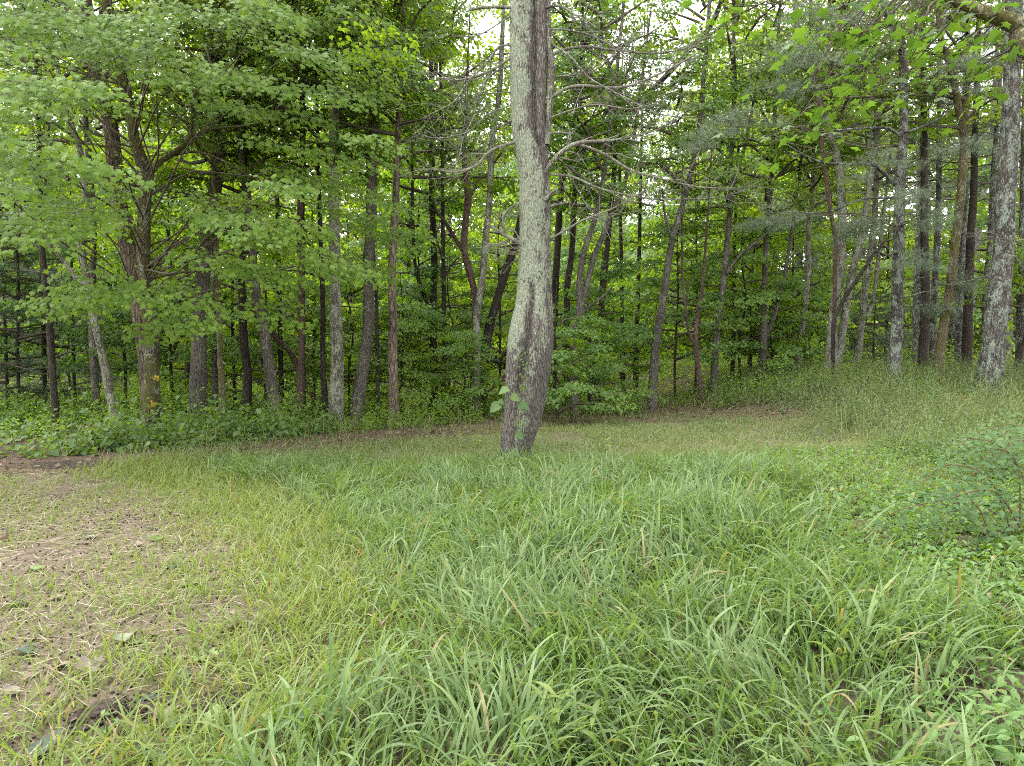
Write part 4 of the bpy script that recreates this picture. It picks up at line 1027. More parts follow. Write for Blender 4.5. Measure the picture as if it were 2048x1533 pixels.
# ------------------------------------------------------------------ the great tree in the middle
def great_tree():
    D = 8.75
    rows = [(-560, 1038, 1078), (-300, 1030, 1078), (-120, 1022, 1076), (0, 1020, 1074), (125, 1019, 1071), (250, 1022, 1071), (290, 1027, 1080), (318, 1033, 1091), (352, 1038, 1097), (430, 1040, 1101), (500, 1039, 1100), (595, 1033, 1104), (654, 1019, 1107), (712, 1012, 1105), (771, 1010, 1096), (822, 1010, 1088), (852, 1006, 1079), (881, 1003, 1068), (910, 998, 1059), (938, 990, 1056)]
    ys = np.array([r[0] for r in rows], float); lo = np.array([r[1] for r in rows], float); hi = np.array([r[2] for r in rows], float)
    base = MAIN_B.copy(); base[2] = float(ground_z(base[0], base[1]))
    t = thing('great_tree', 'great lichen covered leaning trunk standing in the clearing', 'tree', base)
    NZ, NT = 420, 88
    Y = np.linspace(940, -560, NZ)
    sm = lambda v: np.convolve(np.pad(np.interp(Y, ys, v), 6, 'edge'), np.ones(13) / 13, 'valid')
    l, h = sm(lo), sm(hi)
    th = np.arange(NT) / NT * 2 * math.pi
    V = np.zeros((NZ, NT, 3)); A = np.zeros((NZ, NT))
    z_of = []
    for i in range(NZ):
        c = P((l[i] + h[i]) / 2, Y[i], D); R = (h[i] - l[i]) / 2 * D / FPX
        z_of.append(c[2])
        # th=0 -> +x (right), th=-pi/2 -> towards the camera
        r = np.full(NT, R)
        # seam where two stems have grown together, camera side and left of centre
        gs = sstep(545, 600, Y[i]) * sstep(860, 740, Y[i])
        ga = -math.pi / 2 - .12 - .25 * sstep(640, 800, Y[i])
        dth = (th - ga + math.pi) % (2 * math.pi) - math.pi
        r *= 1 - .30 * gs * np.exp(-(dth / .16) ** 2) + .05 * gs * np.exp(-((dth - .5) / .3) ** 2) + .03 * gs * np.exp(-((dth + .45) / .3) ** 2)
        gs2 = sstep(470, 380, Y[i]) * sstep(-100, 0, Y[i])
        d2 = (th - (-math.pi / 2 + .95) + math.pi) % (2 * math.pi) - math.pi
        r *= 1 - .12 * gs2 * np.exp(-(d2 / .16) ** 2)
        # root flare lobes
        fl = sstep(880, 938, Y[i])
        r *= 1 + .10 * fl + .24 * fl * (np.sin(3 * th + 1) + .6 * np.sin(5 * th))
        ct, stt = np.cos(th), np.sin(th)
        lz = c[2]
        for j in range(NT):
            q = Vector((ct[j] * 3.2, stt[j] * 3.2, lz * .9))
            ridge = mnoise.noise(Vector((ct[j] * 9, stt[j] * 9, lz * 1.7 + .25 * mnoise.noise(q))))
            fine = mnoise.noise(Vector((ct[j] * 22, stt[j] * 22, lz * 5.5)))
            big = mnoise.noise(q)
            amp = .030 + .014 * sstep(650, 850, Y[i])
            r[j] *= 1 + amp * (abs(ridge) * 1.6 - .5) + .016 * fine + .025 * big
        V[i, :, 0] = c[0] + r * ct; V[i, :, 1] = c[1] + r * stt; V[i, :, 2] = c[2]
        # lichen: thick on the upper trunk and the left, thin low down and on the right
        hgt = sstep(770, 590, Y[i])
        leftness = -ct * .5 + .5
        front_strip = np.exp(-((th - (1.5 * math.pi + .0)) / .45) ** 2) * sstep(640, 740, Y[i]) * sstep(930, 850, Y[i])
        up = sstep(420, 300, Y[i])
        right = sstep(.15, .75, ct)
        A[i] = -.21 + hgt * .31 + .12 * (leftness - .5) + .22 * front_strip - (.16 * up + .05 * (1 - up)) * right * hgt - .14 * gs * np.exp(-(dth / .3) ** 2) + .12 * sstep(600, 650, Y[i]) * sstep(725, 690, Y[i]) * sstep(.2, .6, -ct)
    # small knots
    i = np.arange(NZ - 1)[:, None] * NT; j = np.arange(NT)[None]; j2 = (j + 1) % NT
    g = Geo(); g.add(V.reshape(-1, 3), q=np.stack([i + j, i + j2, i + NT + j2, i + NT + j], -1).reshape(-1, 4), attr=A.ravel())
    link('trunk', g.mesh('trunk', M['b_main'], base, smooth=True, attr_name='lichen'), t)
    # second stem fused to the right side, upper half
    g = Geo()
    tr = [(1086, 470, 18), (1088, 400, 21), (1085, 330, 24), (1080, 270, 26), (1079, 200, 26), (1082, 110, 28), (1080, 0, 28), (1078, -150, 25), (1074, -400, 20)]
    pts = np.array([P(x, y, D - .02) for x, y, w in tr]); rad = np.array([w * .5 * D / FPX for x, y, w in tr])
    a, b = smooth_path(pts, rad, .05); n0 = g.n; tube(g, a, b, 20, rough=.12, seed=3.3); g.attr.append(np.full(g.n - n0, -.12, np.float32))
    link('stem', g.mesh('stem', M['b_main'], base, smooth=True, attr_name='lichen'), t)
    # a third thin stem leaning on it
    g = Geo()
    tr = [(1094, 290, 12), (1099, 220, 13), (1103, 150, 12), (1101, 110, 11), (1097, 60, 9), (1098, -20, 8)]
    pts = np.array([P(x, y, D - .06) for x, y, w in tr]); rad = np.array([w * .5 * D / FPX for x, y, w in tr])
    a, b = smooth_path(pts, rad, .05); tube(g, a, b, 12, rough=.1, seed=1.3); g.attr.append(np.full(g.n, -.05, np.float32))
    link('stem', g.mesh('stem', M['b_main'], base, smooth=True, attr_name='lichen'), t)
    # bare dead branches
    BR = [[(1090, 207, 9), (1127, 180, 8), (1159, 172, 8), (1225, 176, 7), (1272, 168, 6), (1342, 137, 5), (1397, 105, 3)],
          [(1094, 113, 8), (1135, 98, 7), (1174, 94, 7), (1225, 100, 6), (1315, 107, 4), (1400, 90, 3)],
          [(1084, 356, 13), (1116, 312, 13), (1155, 287, 11), (1225, 281, 6), (1311, 262, 4), (1350, 240, 2)],
          [(1155, 288, 8), (1209, 309, 7), (1260, 340, 6), (1311, 355, 5), (1400, 375, 4), (1486, 377, 2)],
          [(1094, 348, 6), (1147, 355, 6), (1205, 379, 5), (1303, 398, 4), (1400, 398, 3), (1470, 392, 2)],
          [(1088, 78, 6), (1139, 113, 6), (1166, 144, 5), (1190, 164, 5), (1264, 203, 4), (1323, 230, 3), (1400, 235, 2)],
          [(1090, 59, 5), (1127, 60, 5), (1178, 70, 4), (1225, 92, 4), (1262, 101, 2)],
          [(1080, 18, 6), (1116, 12, 6), (1147, 27, 5), (1178, 55, 4), (1205, 95, 2)],
          [(1094, 156, 5), (1147, 150, 5), (1178, 146, 4), (1217, 121, 4), (1248, 74, 2)],
          [(1084, 272, 7), (1110, 266, 6), (1147, 268, 5)],
          [(1080, 410, 14), (1098, 395, 13), (1112, 379, 10)],
          [(1090, 416, 9), (1115, 410, 8), (1137, 405, 6)],
          [(1090, 484, 7), (1130, 462, 6), (1166, 441, 5), (1233, 414, 4), (1290, 380, 2)],
          [(1026, 29, 5), (998, 47, 4), (952, 72, 3), (890, 70, 2)],
          [(1028, 92, 6), (998, 94, 6), (975, 125, 5), (936, 164, 4), (909, 203, 4), (873, 223, 3), (842, 238, 2)],
          [(1026, 113, 6), (983, 141, 6), (924, 160, 5), (866, 156, 3)],
          [(1028, 129, 6), (979, 152, 5), (955, 195, 5), (948, 234, 4), (928, 273, 3), (915, 330, 2)],
          [(1026, 209, 4), (975, 230, 4), (932, 266, 3), (873, 277, 3), (834, 266, 2)],
          [(1036, 283, 8), (983, 301, 7), (952, 332, 6), (912, 344, 4), (870, 340, 2)],
          [(1024, 16, 8), (975, 15, 7), (938, 20, 6)],
          [(1048, 402, 6), (1018, 418, 6), (1006, 434, 5), (1012, 450, 3)],
          [(1056, 494, 11), (1014, 473, 10), (990, 458, 8), (975, 449, 6)],
          [(1024, 184, 4), (985, 187, 3), (954, 189, 2)],
          [(1026, 240, 4), (990, 262, 4), (965, 300, 3), (925, 330, 2)],
          [(1092, 240, 5), (1130, 225, 4), (1190, 210, 4), (1260, 218, 3), (1320, 205, 2)],
          [(1090, 300, 5), (1130, 330, 4), (1155, 380, 4), (1180, 420, 3), (1210, 440, 2)]]
    r = np.random.default_rng(12)
    for k, tr in enumerate(BR):
        dy = r.uniform(-.9, .5); pts, rad = [], []
        for i, (px, py, w) in enumerate(tr):
            dd = D - .05 + dy * (i / 3.0) ** 1.0 * .45
            pts.append(P(px, py, dd)); rad.append(.40 * w * dd / FPX)
        g = Geo(); a, b = smooth_path(pts, rad, .07); tube(g, a, b, 7, rough=.10, seed=k)
        L_ = np.linalg.norm(a[-1] - a[0])
        if L_ > .6:
            rr = np.random.default_rng(k + 60)
            tan = unit(np.gradient(a, axis=0))
            for q in range(int(8 + L_ * 9)):
                ii = int(rr.uniform(.15, .98) * (len(a) - 1)); dv = unit(tan[ii] + rr.normal(0, .55, 3)); l2 = rr.uniform(.15, .75)
                m = a[ii] + dv * l2 * .5 + [0, 0, rr.normal(0, .06)]; e = a[ii] + dv * l2 + np.array([rr.normal(0, .1), rr.normal(0, .1), rr.normal(.02, .12)])
                r0 = max(.0028, b[ii] * .42)
                c1, c2 = smooth_path([a[ii], m, e], [r0, r0 * .7, .0018], .08); tube(g, c1, c2, 4)
                if l2 > .35:
                    for s_ in range(2):
                        e2 = m + unit(dv + rr.normal(0, .7, 3)) * l2 * .45
                        tube(g, np.array([m, (m + e2) / 2 + rr.normal(0, .015, 3), e2]), [r0 * .5, r0 * .4, .0015], 3)
        link('dead_branch', g.mesh('dead_branch', M['b_pale'] if k % 3 else M['deadtwig'], base, smooth=True), t)
    # fine dead twigs lower on the left
    g = Geo()
    for k in range(16):
        o = P(1040 + r.uniform(-2, 4), r.uniform(395, 530), D - .1); e = o + [-r.uniform(.15, .5), -r.uniform(0, .3), r.uniform(-.18, .12)]
        pp = limb(g, o, e, .004, .0015, sag=r.uniform(-.2, .1), wig=.2, r=r, step=.06, sides=3)
        side_twigs(g, pp, np.full(len(pp), .004), k, n=3, L0=.18)
    link('twig', g.mesh('twig', M['deadtwig'], base), t)
    # needled crown, above the picture
    top = P(1060, -420, D)
    put_crown(t, top - base, PINES[0], 0.5, .75)
great_tree()

# vine with heart leaves on the great tree
def vine():
    o0 = G(1003, 925); D = 8.36
    t = thing('climbing_vine', 'heart leaved vine climbing the foot of the great trunk', 'vine', o0)
    g = Geo()
    pts = [o0 + [0, 0, -.02]] + [P(x, y, D) for x, y in ((1002, 890), (1004, 840), (1008, 805), (1018, 788), (1030, 790), (1050, 812))]
    a, b = smooth_path(pts, np.linspace(.008, .004, len(pts)), .05); tube(g, a, b, 6)
    link('stem', g.mesh('stem', M['twig'], o0), t)
    rr = np.random.default_rng(4)
    for px, py, s, an in ((1008, 782, .135, 3.6), (1030, 795, .125, .4), (990, 815, .15, 3.9), (1047, 813, .155, -.3), (1002, 803, .08, 1.2), (1040, 870, .12, .2), (1028, 905, .10, 2.7)):
        gg = Geo(); p = P(px, py, D - .05)
        ax = np.array([[math.cos(an), -.3, math.sin(an) * .25 - .35]]); nr = np.array([[.15 * math.cos(an), -.75, .75]]) + rr.normal(0, .15, (1, 3))
        leaves(gg, p[None] - unit(ax) * s * .4, nr, ax, [s], L_HEART)
        link('leaf', gg.mesh('leaf', M['vine'], o0, smooth=True), t)
    # small ivy up the seam
    gg = Geo(); n = 60
    yy = rr.uniform(690, 860, n); p = np.array([P(1047 + rr.normal(0, 5) - (y - 700) * .05, y, D + .08) for y in yy])
    leaves(gg, p, rr.normal(0, .4, (n, 3)) + [0, -1, .5], rr.normal(0, 1, (n, 3)), rr.uniform(.03, .05, n), L_KITE)
    o = link('seam_foliage', gg.mesh('seam_foliage', M['under'], o0), t)
vine()

# ------------------------------------------------------------------ the mossy maple at the left with its layered sprays
def left_maple():
    d = 11.3
    label = 'mossy maple with two yellow fungus spots and layered bright leaves'
    t, pa, ra = traced_tree(label, d, [(301, 885, 34), (302, 820, 30), (303, 759, 28), (303, 665, 27), (294, 601, 25), (287, 518, 24), (288, 440, 24), (290, 376, 24), (284, 325, 23), (268, 273, 21), (260, 222, 19), (249, 171, 18), (232, 90, 17), (212, 0, 15)], 'b_moss', 13, seed=60, sides=18, group=None,
        forks=[[(255, 200, 9), (262, 140, 9), (230, 40, 8), (215, -60, 7)]],
        limbs=[[(292, 355, 13), (328, 318, 11), (369, 290, 10), (384, 256, 8), (388, 191, 7), (420, 147, 5), (412, 95, 3)],
               [(378, 275, 6), (427, 258, 5), (495, 251, 4), (540, 236, 3), (570, 190, 2)],
               [(340, 312, 6), (393, 304, 5), (444, 321, 4), (495, 349, 3), (547, 372, 2)],
               [(286, 360, 6), (225, 300, 5), (120, 282, 4), (0, 282, 3)],
               [(280, 300, 6), (200, 240, 5), (110, 165, 4), (0, 158, 3)],
               [(290, 500, 5), (330, 480, 4), (400, 500, 3), (470, 520, 2)]])
    base = np.array(t.location)
    for px, py, s in ((308, 757, .055), (303, 808, .05)):
        p = P(px, py, d - .24); r = np.random.default_rng(px); gg = Geo()
        for k in range(7):
            c = p + np.array([r.normal(0, .5) * s, .02, r.normal(0, .8) * s]); n = 7; a = np.arange(n) / n * 6.28
            rr = s * r.uniform(.25, .5)
            gg.add(np.vstack([c + [0, -.02, 0], np.stack([c[0] + rr * np.cos(a), np.full(n, c[1] + .03), c[2] + rr * np.sin(a)], -1)]), [(0, 1 + q, 1 + (q + 1) % n) for q in range(n)])
        link('yellow_fungus', gg.mesh('yellow_fungus', M['yellow'], base), t)
    # leaf sprays: (px, py, distance, heading dx, dy, reach)
    gl, gb = Geo(), Geo()
    r = np.random.default_rng(9)
    lower = lambda px: np.interp(px, [-200, 0, 130, 180, 330, 450, 520, 640, 780, 860], [470, 470, 480, 560, 600, 620, 600, 560, 480, 430])
    def trunkpoint(z): return pa[int(np.argmin(abs(pa[:, 2] - z)))]
    def sheaf(px, py, dd, L, n, hd):
        o = P(px, py, dd)
        spray(gl, gb, o, hd, L, L * .5, n, .098, L_MAPLE, droop=r.uniform(.10, .34), tilt=.45, jit=.33, r=r, twig=.005, nside=5, up=r.uniform(-.05, .10))
        return o
    # named layers seen in the photograph, then looser fill
    LAY = [(60, 150, 7.0, 1.3), (-40, 165, 6.6, 1.3), (150, 190, 7.4, 1.2), (230, 120, 8.2, 1.2), (330, 110, 8.4, 1.2), (420, 120, 8.6, 1.2), (500, 140, 8.8, 1.2), (600, 165, 9.2, 1.1), (40, 330, 6.8, 1.3), (140, 350, 7.0, 1.3), (-60, 360, 6.6, 1.2), (150, 400, 7.4, 1.0), (60, 440, 6.8, .9), (-10, 430, 6.7, 1.0), 
           (150, 590, 8.8, 1.1), (230, 570, 8.6, 1.2), (320, 560, 8.4, 1.2), (400, 600, 8.6, 1.1), (370, 640, 8.6, .8), (300, 650, 8.8, .6), (450, 500, 8.8, 1.2), (530, 520, 9.2, 1.2), (560, 600, 9.4, .9), (610, 470, 9.6, 1.1), (480, 410, 9.0, 1.1), (420, 380, 9.2, .9), (620, 350, 9.8, 1.1), (700, 420, 10.2, 1.1), (780, 450, 10.6, 1.0), (680, 300, 10.2, 1.1), (560, 280, 9.6, 1.1), (480, 215, 9.4, .9), (60, 250, 7.4, 1.2), (150, 290, 12.3, 1.1), (110, 60, 7.6, 1.2), (250, 30, 8.4, 1.1), (0, 40, 7.2, 1.3), (380, 20, 9.0, 1.1), (520, 40, 9.6, 1.1), (650, 90, 10.4, 1.1), (720, 180, 10.8, 1.0), (820, 470, 11.0, .9), (740, 510, 10.6, .8), (660, 520, 10.2, .9)]
    seq = [(px, py, dd, L) for px, py, dd, L in LAY]
    for k in range(160):
        px = r.uniform(-220, 800); lo = lower(px)
        py = r.uniform(-260, 1) if k % 3 == 0 else r.uniform(-20, lo - 20)
        dd = r.uniform(7.4, 11.0) + max(0, (px - 300)) * .0025
        if 190 < px < 470 and 120 < py < 560: dd = r.uniform(12.0, 13.5)
        seq.append((px, py, dd, r.uniform(.7, 1.15)))
    for px, py, dd, L in seq:
        # twigs run out from the trunk, arching towards the clearing
        q = P(px, py, dd); tp = trunkpoint(max(2.2, q[2] - .6)); hd = q - tp; hd = unit(np.array([hd[0], hd[1] - .4, 0])) + np.array([r.normal(0, .35), r.normal(0, .35) - .25, 0])
        hd = unit(hd)
        st = q - hd * L * .5
        o = st
        spray(gl, gb, o, hd, L, L * .58, int(150 * L), .072, L_MAPLE if dd < 8.7 else L_STAR, droop=r.uniform(.14, .42), tilt=.65, face=.30, hang=.6, jit=.38, flat=.95, r=r, twig=.005, nside=5, up=r.uniform(-.22, .25))
        if r.random() < .28:
            tp = trunkpoint(max(2.2, q[2] - r.uniform(.2, 1.8)))
            limb(gb, tp, o, .018, .007, sag=r.uniform(-.02, .06), wig=.05, r=r, step=.3, sides=4)
    c = link('crown', gl.mesh('crown', M['maple_near'], base), t)
    link('branches', gb.mesh('branches', M['twig'], base), c)
left_maple()

# ------------------------------------------------------------------ maple reaching in from the right, above the camera side
def overhanging_maple():
    bx, by = 6.4, 4.2
    base = np.array([bx, by, float(ground_z(bx, by))])
    t = thing('overhanging_maple', 'maple outside the right edge reaching in with large lit leaves', 'tree', base)
    g = Geo(); a, b = smooth_path([base + [0, 0, -.3], base, base + [-.05, .1, 2.5], base + [.1, .2, 5], base + [.0, .4, 8]], [.26, .24, .2, .17, .10], .15); tube(g, a, b, 16, rough=.1, seed=2)
    link('trunk', g.mesh('trunk', M['b_olive'], base, smooth=True), t)
    g = Geo()
    D = 4.6
    pts = [base + [-.02, .15, 3.2], P(2120, 110, 4.5), P(2048, 58, D), P(1990, 32, D), P(1930, 10, D + .1), P(1860, -20, D + .2), P(1740, -60, D + .4)]
    a, b = smooth_path(pts, [.10, .075, .06, .045, .032, .022, .012], .08); tube(g, a, b, 12, rough=.1, seed=4)
    link('limb', g.mesh('limb', M['b_olive'], base, smooth=True), t)
    r = np.random.default_rng(31); gl, gb = Geo(), Geo()
    # leaf clusters seen against the wood
    seq = [(1700, 90, 4.9), (1620, 60, 5.0), (1760, 40, 4.8), (1680, 150, 5.0), (1740, 200, 5.0), (1630, 170, 5.1), (1600, 230, 5.2), (1680, 240, 5.1), (1750, 110, 4.9), (1810, 140, 4.9), (1830, 60, 4.7), (1570, 260, 5.3), (1990, 90, 4.6), (2030, 120, 4.5), (1950, 140, 4.8), (2040, 170, 4.5), (1560, 10, 5.0), (1450, 15, 5.0), (1900, 30, 4.7), (1790, 190, 5.0), (1990, 30, 4.3), (1640, 290, 5.3), (1340, -20, 5.0), (1700, -60, 4.6), (1500, -70, 4.8), (1900, -90, 4.5), (2100, 40, 4.4), (2120, 180, 4.5), (1600, -120, 4.6), (1800, -160, 4.5)]
    for px, py, dd in seq:
        n = int(r.integers(9, 17)); c = P(px, py, dd)
        p = c + r.normal(0, 1, (n, 3)) * [.22, .20, .09]
        nr = r.normal(0, .35, (n, 3)) + [-.15, .15, 1.0]
        ax = r.normal(0, .8, (n, 3)) + [-.5, -.1, -.5]
        leaves(gl, p, nr, ax, r.uniform(.07, .115, n), L_MAPLE)
        i = int(np.argmin(np.linalg.norm(a - c, axis=1)))
        i = max(2, min(len(a) - 1, i + 0))
        pp = limb(gb, a[i], c, .008, .003, sag=.06, wig=.08, r=r, step=.12, sides=4)
        for k in range(0, n, 2):
            tube(gb, np.array([c, (c + p[k]) / 2, p[k]]), [.0025, .002, .0012], 3)
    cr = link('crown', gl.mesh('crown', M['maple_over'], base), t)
    link('branches', gb.mesh('branches', M['twig'], base), cr)
overhanging_maple()

# pine boughs hanging in the right half
def pine_boughs():
    D = 14.0
    r = np.random.default_rng(8)
    t = t_lich; base = np.array(t.location); gl, gb = Geo(), Geo()
    for px, py, dd in ((1450, 255, 12.5), (1490, 240, 12.8), (1420, 275, 12.3), (1560, 130, 12.5), (1600, 110, 12.6), (1640, 120, 12.8), (1620, 30, 12.8), (1580, 170, 12.6), (1540, 425, 13.0), (1580, 430, 13.1), (1750, 440, 13.5), (1700, 460, 13.6), (1860, 430, 13.2), (1840, 520, 13.4), (1900, 300, 13.0), (1930, 130, 13), (1680, 20, 13), (1850, 620, 14.5), (1800, 670, 14.8), (1900, 560, 14.5), (1760, 330, 13.2), (1830, 390, 13.0)):
        p = P(px, py, dd)
        q = lich_pa[int(np.argmin(abs(lich_pa[:, 2] - p[2])))]
        hd = unit((p - q) * [1, 1, 0] + [1e-3, 0, 0])
        pa = limb(gb, q, p, .014, .005, sag=.04, wig=.05, r=r, step=.25, sides=4)
        for k in range(4):
            spray(gl, gb, p - hd * r.uniform(0, .4) + r.normal(0, .12, 3), hd + r.normal(0, .45, 3), r.uniform(.5, .8), .28, 60, .105, L_NEEDLE, droop=.2, tilt=.1, jit=.5, r=r, nside=3)
    c = link('needle_boughs', gl.mesh('needle_boughs', M['pine'], base), t)
    link('bough_twigs', gb.mesh('bough_twigs', M['twig'], base), c)
pine_boughs()

# ------------------------------------------------------------------ small things on the ground
def lobed(n_l, kind):
    """outline of a big fallen leaf, unit length, tip along +y"""
    if kind == 'maple':
        h = [(.08, .02), (.30, -.05), (.24, .14), (.52, .20), (.44, .32), (.58, .48), (.34, .50), (.40, .70), (.22, .66), (.14, .84)]
    elif kind == 'oak':
        h = [(.05, .08), (.20, .16), (.10, .28), (.34, .36), (.40, .48), (.14, .46), (.12, .54), (.34, .68), (.30, .78), (.12, .70), (.10, .84)]
    else:
        h = [(.12, .04), (.26, .2), (.33, .42), (.28, .66), (.14, .88)]
    return [(0, 0)] + h + [(0, 1)] + [(-x * .96, y * 1.02) for x, y in reversed(h)]

def fallen_leaf(px, py, size, kind, col, label, yaw, curl=.25, pitch=0.0, lift=.03, seed=0):
    c = G(px, py); r = np.random.default_rng(seed + px); size *= .88
    ol = np.array(lobed(0, kind)); cen = np.array([0, .45])
    V = [cen]; n = len(ol)
    for f in (.35, .7, 1.0): V += list(cen + (ol - cen) * f)
    V = np.array(V)
    x, y = V[:, 0], V[:, 1] - .45
    z = curl * (x * x * 1.6 + .5 * y * y) + .03 * np.sin(9 * x + r.uniform(0, 6)) + .02 * np.sin(11 * y + r.uniform(0, 6)) + .02 * abs(x)
    p = np.stack([x, y, z], -1) * size
    cp, sp = math.cos(pitch), math.sin(pitch)
    p = np.stack([p[:, 0], p[:, 1] * cp - p[:, 2] * sp, p[:, 1] * sp + p[:, 2] * cp], -1)
    cw, sw = math.cos(yaw), math.sin(yaw)
    p = np.stack([p[:, 0] * cw - p[:, 1] * sw, p[:, 0] * sw + p[:, 1] * cw, p[:, 2]], -1)
    p[:, 2] += -p[:, 2].min() + .012
    T = [(0, 1 + i, 1 + (i + 1) % n) for i in range(n)]
    Q = [(1 + k * n + i, 1 + (k + 1) * n + i, 1 + (k + 1) * n + (i + 1) % n, 1 + k * n + (i + 1) % n) for k in range(2) for i in range(n)]
    t = thing('fallen_leaf', label, 'leaf', c, 'fallen leaves on the straw')
    g = Geo(); g.add(p, T, Q)
    link('blade', g.mesh('blade', FL[col], smooth=True), t)
    g = Geo(); tail = p[1]; dirv = unit(p[1] - p[0])
    tube(g, np.array([p[1 + 2 * n // 1 if False else 1 + 2 * n], p[1 + 2 * n] + dirv * size * .16 + [0, 0, .004], p[1 + 2 * n] + dirv * size * .34]), [.0016, .0014, .0011], 4)
    link('stalk', g.mesh('stalk', M['cane']), t)
FL = {'dark': leaf_mat('dark_fallen_leaf', (.030, .045, .034), (.05, .07, .05), .2, rough=.6, spec=.2),
      'pale': leaf_mat('pale_fallen_leaf', (.12, .145, .09), (.17, .19, .13), .25, rough=.6),
      'green': leaf_mat('green_fallen_leaf', (.11, .17, .05), (.15, .21, .07), .3, rough=.45),
      'brown': leaf_mat('brown_fallen_leaf', (.15, .08, .05), (.24, .14, .09), .2, tcol=(1, .8, .6), rough=.7),
      'grey': leaf_mat('greyish_fallen_leaf', (.12, .095, .075), (.18, .145, .12), .2, tcol=(1, .9, .8), rough=.6)}
for a in ((255, 1288, .17, 'oval', 'pale', 'large pale grey green folded leaf lying in the straw', 1.3, .5, .1),
          (38, 1212, .16, 'oak', 'dark', 'dark pointed oak leaf on bare straw at the left edge', 1.4, .25, 0),
          (342, 1148, .17, 'oak', 'dark', 'dark curled oak leaf sticking up, upper of a pair', -1.2, .5, .35),
          (382, 1172, .15, 'oval', 'green', 'half dark half green leaf just below the dark curled one', -1.0, .4, .2),
          (315, 1082, .15, 'maple', 'green', 'flat green maple leaf farther back in the straw', .4, .2, 0),
          (180, 1078, .13, 'oval', 'pale', 'small pale leaf near a grass tuft, farther back', 1.5, .3, 0),
          (432, 1458, .125, 'maple', 'green', 'bright green cupped leaf beside the smaller soil patch', .3, -.6, .5),
          (345, 1452, .13, 'maple', 'pale', 'pale green torn leaf between the two soil patches', .9, .2, 0),
          (332, 1436, .12, 'oval', 'grey', 'wet grey brown curled leaf above the pale torn leaf', -.9, .6, .2),
          (368, 1368, .14, 'oak', 'dark', 'dark lobed leaf above the smaller soil patch', .5, .5, .3),
          (408, 1322, .19, 'oak', 'green', 'long green oak leaf with pointed lobes in the straw', -1.1, .2, .1),
          (85, 1512, .17, 'oval', 'dark', 'glossy dark green leaf at the bottom left corner', -.4, .4, .3),
          (302, 1518, .17, 'maple', 'dark', 'dark grey green lobed leaf at the bottom edge', 1.2, .3, .1),
          (325, 1496, .10, 'oak', 'brown', 'orange brown shrivelled leaf near the bottom edge', 0, .7, .2),
          (236, 1521, .09, 'oval', 'brown', 'small brown crumpled leaf at the bottom edge', .8, .8, .2),
          (22, 1390, .10, 'oval', 'grey', 'grey curled leaf by the left edge, lower', 1.2, .6, .2),
          (175, 1345, .13, 'maple', 'grey', 'tan curled dead leaf between grass blades', .9, .7, .4),
          (55, 1310, .15, 'oak', 'dark', 'dark folded leaf in grass near the left edge', 1.4, .5, .1),
          (75, 1140, .14, 'oval', 'green', 'dull green oval leaf lying far left in the straw', 1.1, .3, 0),
          (305, 1062, .13, 'oak', 'dark', 'small dark leaf behind the flat green maple leaf', 1.3, .3, .1),
          (725, 1388, .11, 'oval', 'dark', 'bluish dark leaf inside the tall grass', .2, .4, .7),
          (290, 1406, .12, 'oak', 'dark', 'dark green leaf at the upper rim of the larger soil patch', -1.3, .3, .1)):
    fallen_leaf(*a)

# grey stone in the grass
c = G(1060, 1372); g = Geo()
NS, NR = 18, 10
V = []
for i in range(NR + 1):
    ph = math.pi * i / NR
    for j in range(NS):
        th = 2 * math.pi * j / NS; dv = np.array([math.sin(ph) * math.cos(th), math.sin(ph) * math.sin(th), math.cos(ph)])
        k = 1 + .22 * mnoise.noise(Vector(dv * 1.6)) + .07 * mnoise.noise(Vector(dv * 5))
        V.append(dv * k * [.085, .06, .075])
V = np.array(V); V[:, 2] += .045
g.add(V, q=[(i * NS + j, (i + 1) * NS + j, (i + 1) * NS + (j + 1) % NS, i * NS + (j + 1) % NS) for i in range(NR) for j in range(NS)])
o = link('stone', g.mesh('stone', M['stone'], smooth=True), loc=c)
tag(o, 'smooth blue grey stone half hidden in the tall grass', 'stone')

def leafy_plant(name, label, px, py, H, pairs, lsize, tmpl, mat, seed, lean=(0, 0), cat='plant', whorl=2, nstem=1):
    c = G(px, py); r = np.random.default_rng(seed)
    t = thing(name, label, cat, c)
    for s_ in range(nstem):
        off = np.append(r.normal(0, .06, 2), 0) * (nstem > 1); Hs = H * r.uniform(.75, 1.05) if nstem > 1 else H
        ln = np.array(lean) + (r.normal(0, .12, 2) if nstem > 1 else 0)
        top = off + np.array([ln[0] * Hs, ln[1] * Hs, Hs])
        g = Geo(); pa, ra = smooth_path([off + [0, 0, -.02], off * .5 + top * .5 + [.01, 0, 0], top], [.004, .003, .002], .06); tube(g, pa, ra, 5)
        link('stem', g.mesh('stem', M['weed']), t)
        a0 = r.uniform(0, 6.28)
        for k in range(pairs):
            f = (k + 1) / pairs; p = pa[int(f * (len(pa) - 1))]
            for w in range(whorl):
                a = a0 + k * 1.57 + w * 2 * math.pi / whorl + r.normal(0, .2)
                out = np.array([[math.cos(a), math.sin(a), .45 - .6 * (1 - f)]]); g = Geo()
                leaves(g, p[None], np.array([[-.35 * math.cos(a), -.35 * math.sin(a), 1]]) + r.normal(0, .12, (1, 3)), out, [lsize * r.uniform(.75, 1.1) * (1.1 - .45 * f * (pairs > 2))], tmpl)
                link('leaf', g.mesh('leaf', M[mat], smooth=True), t)
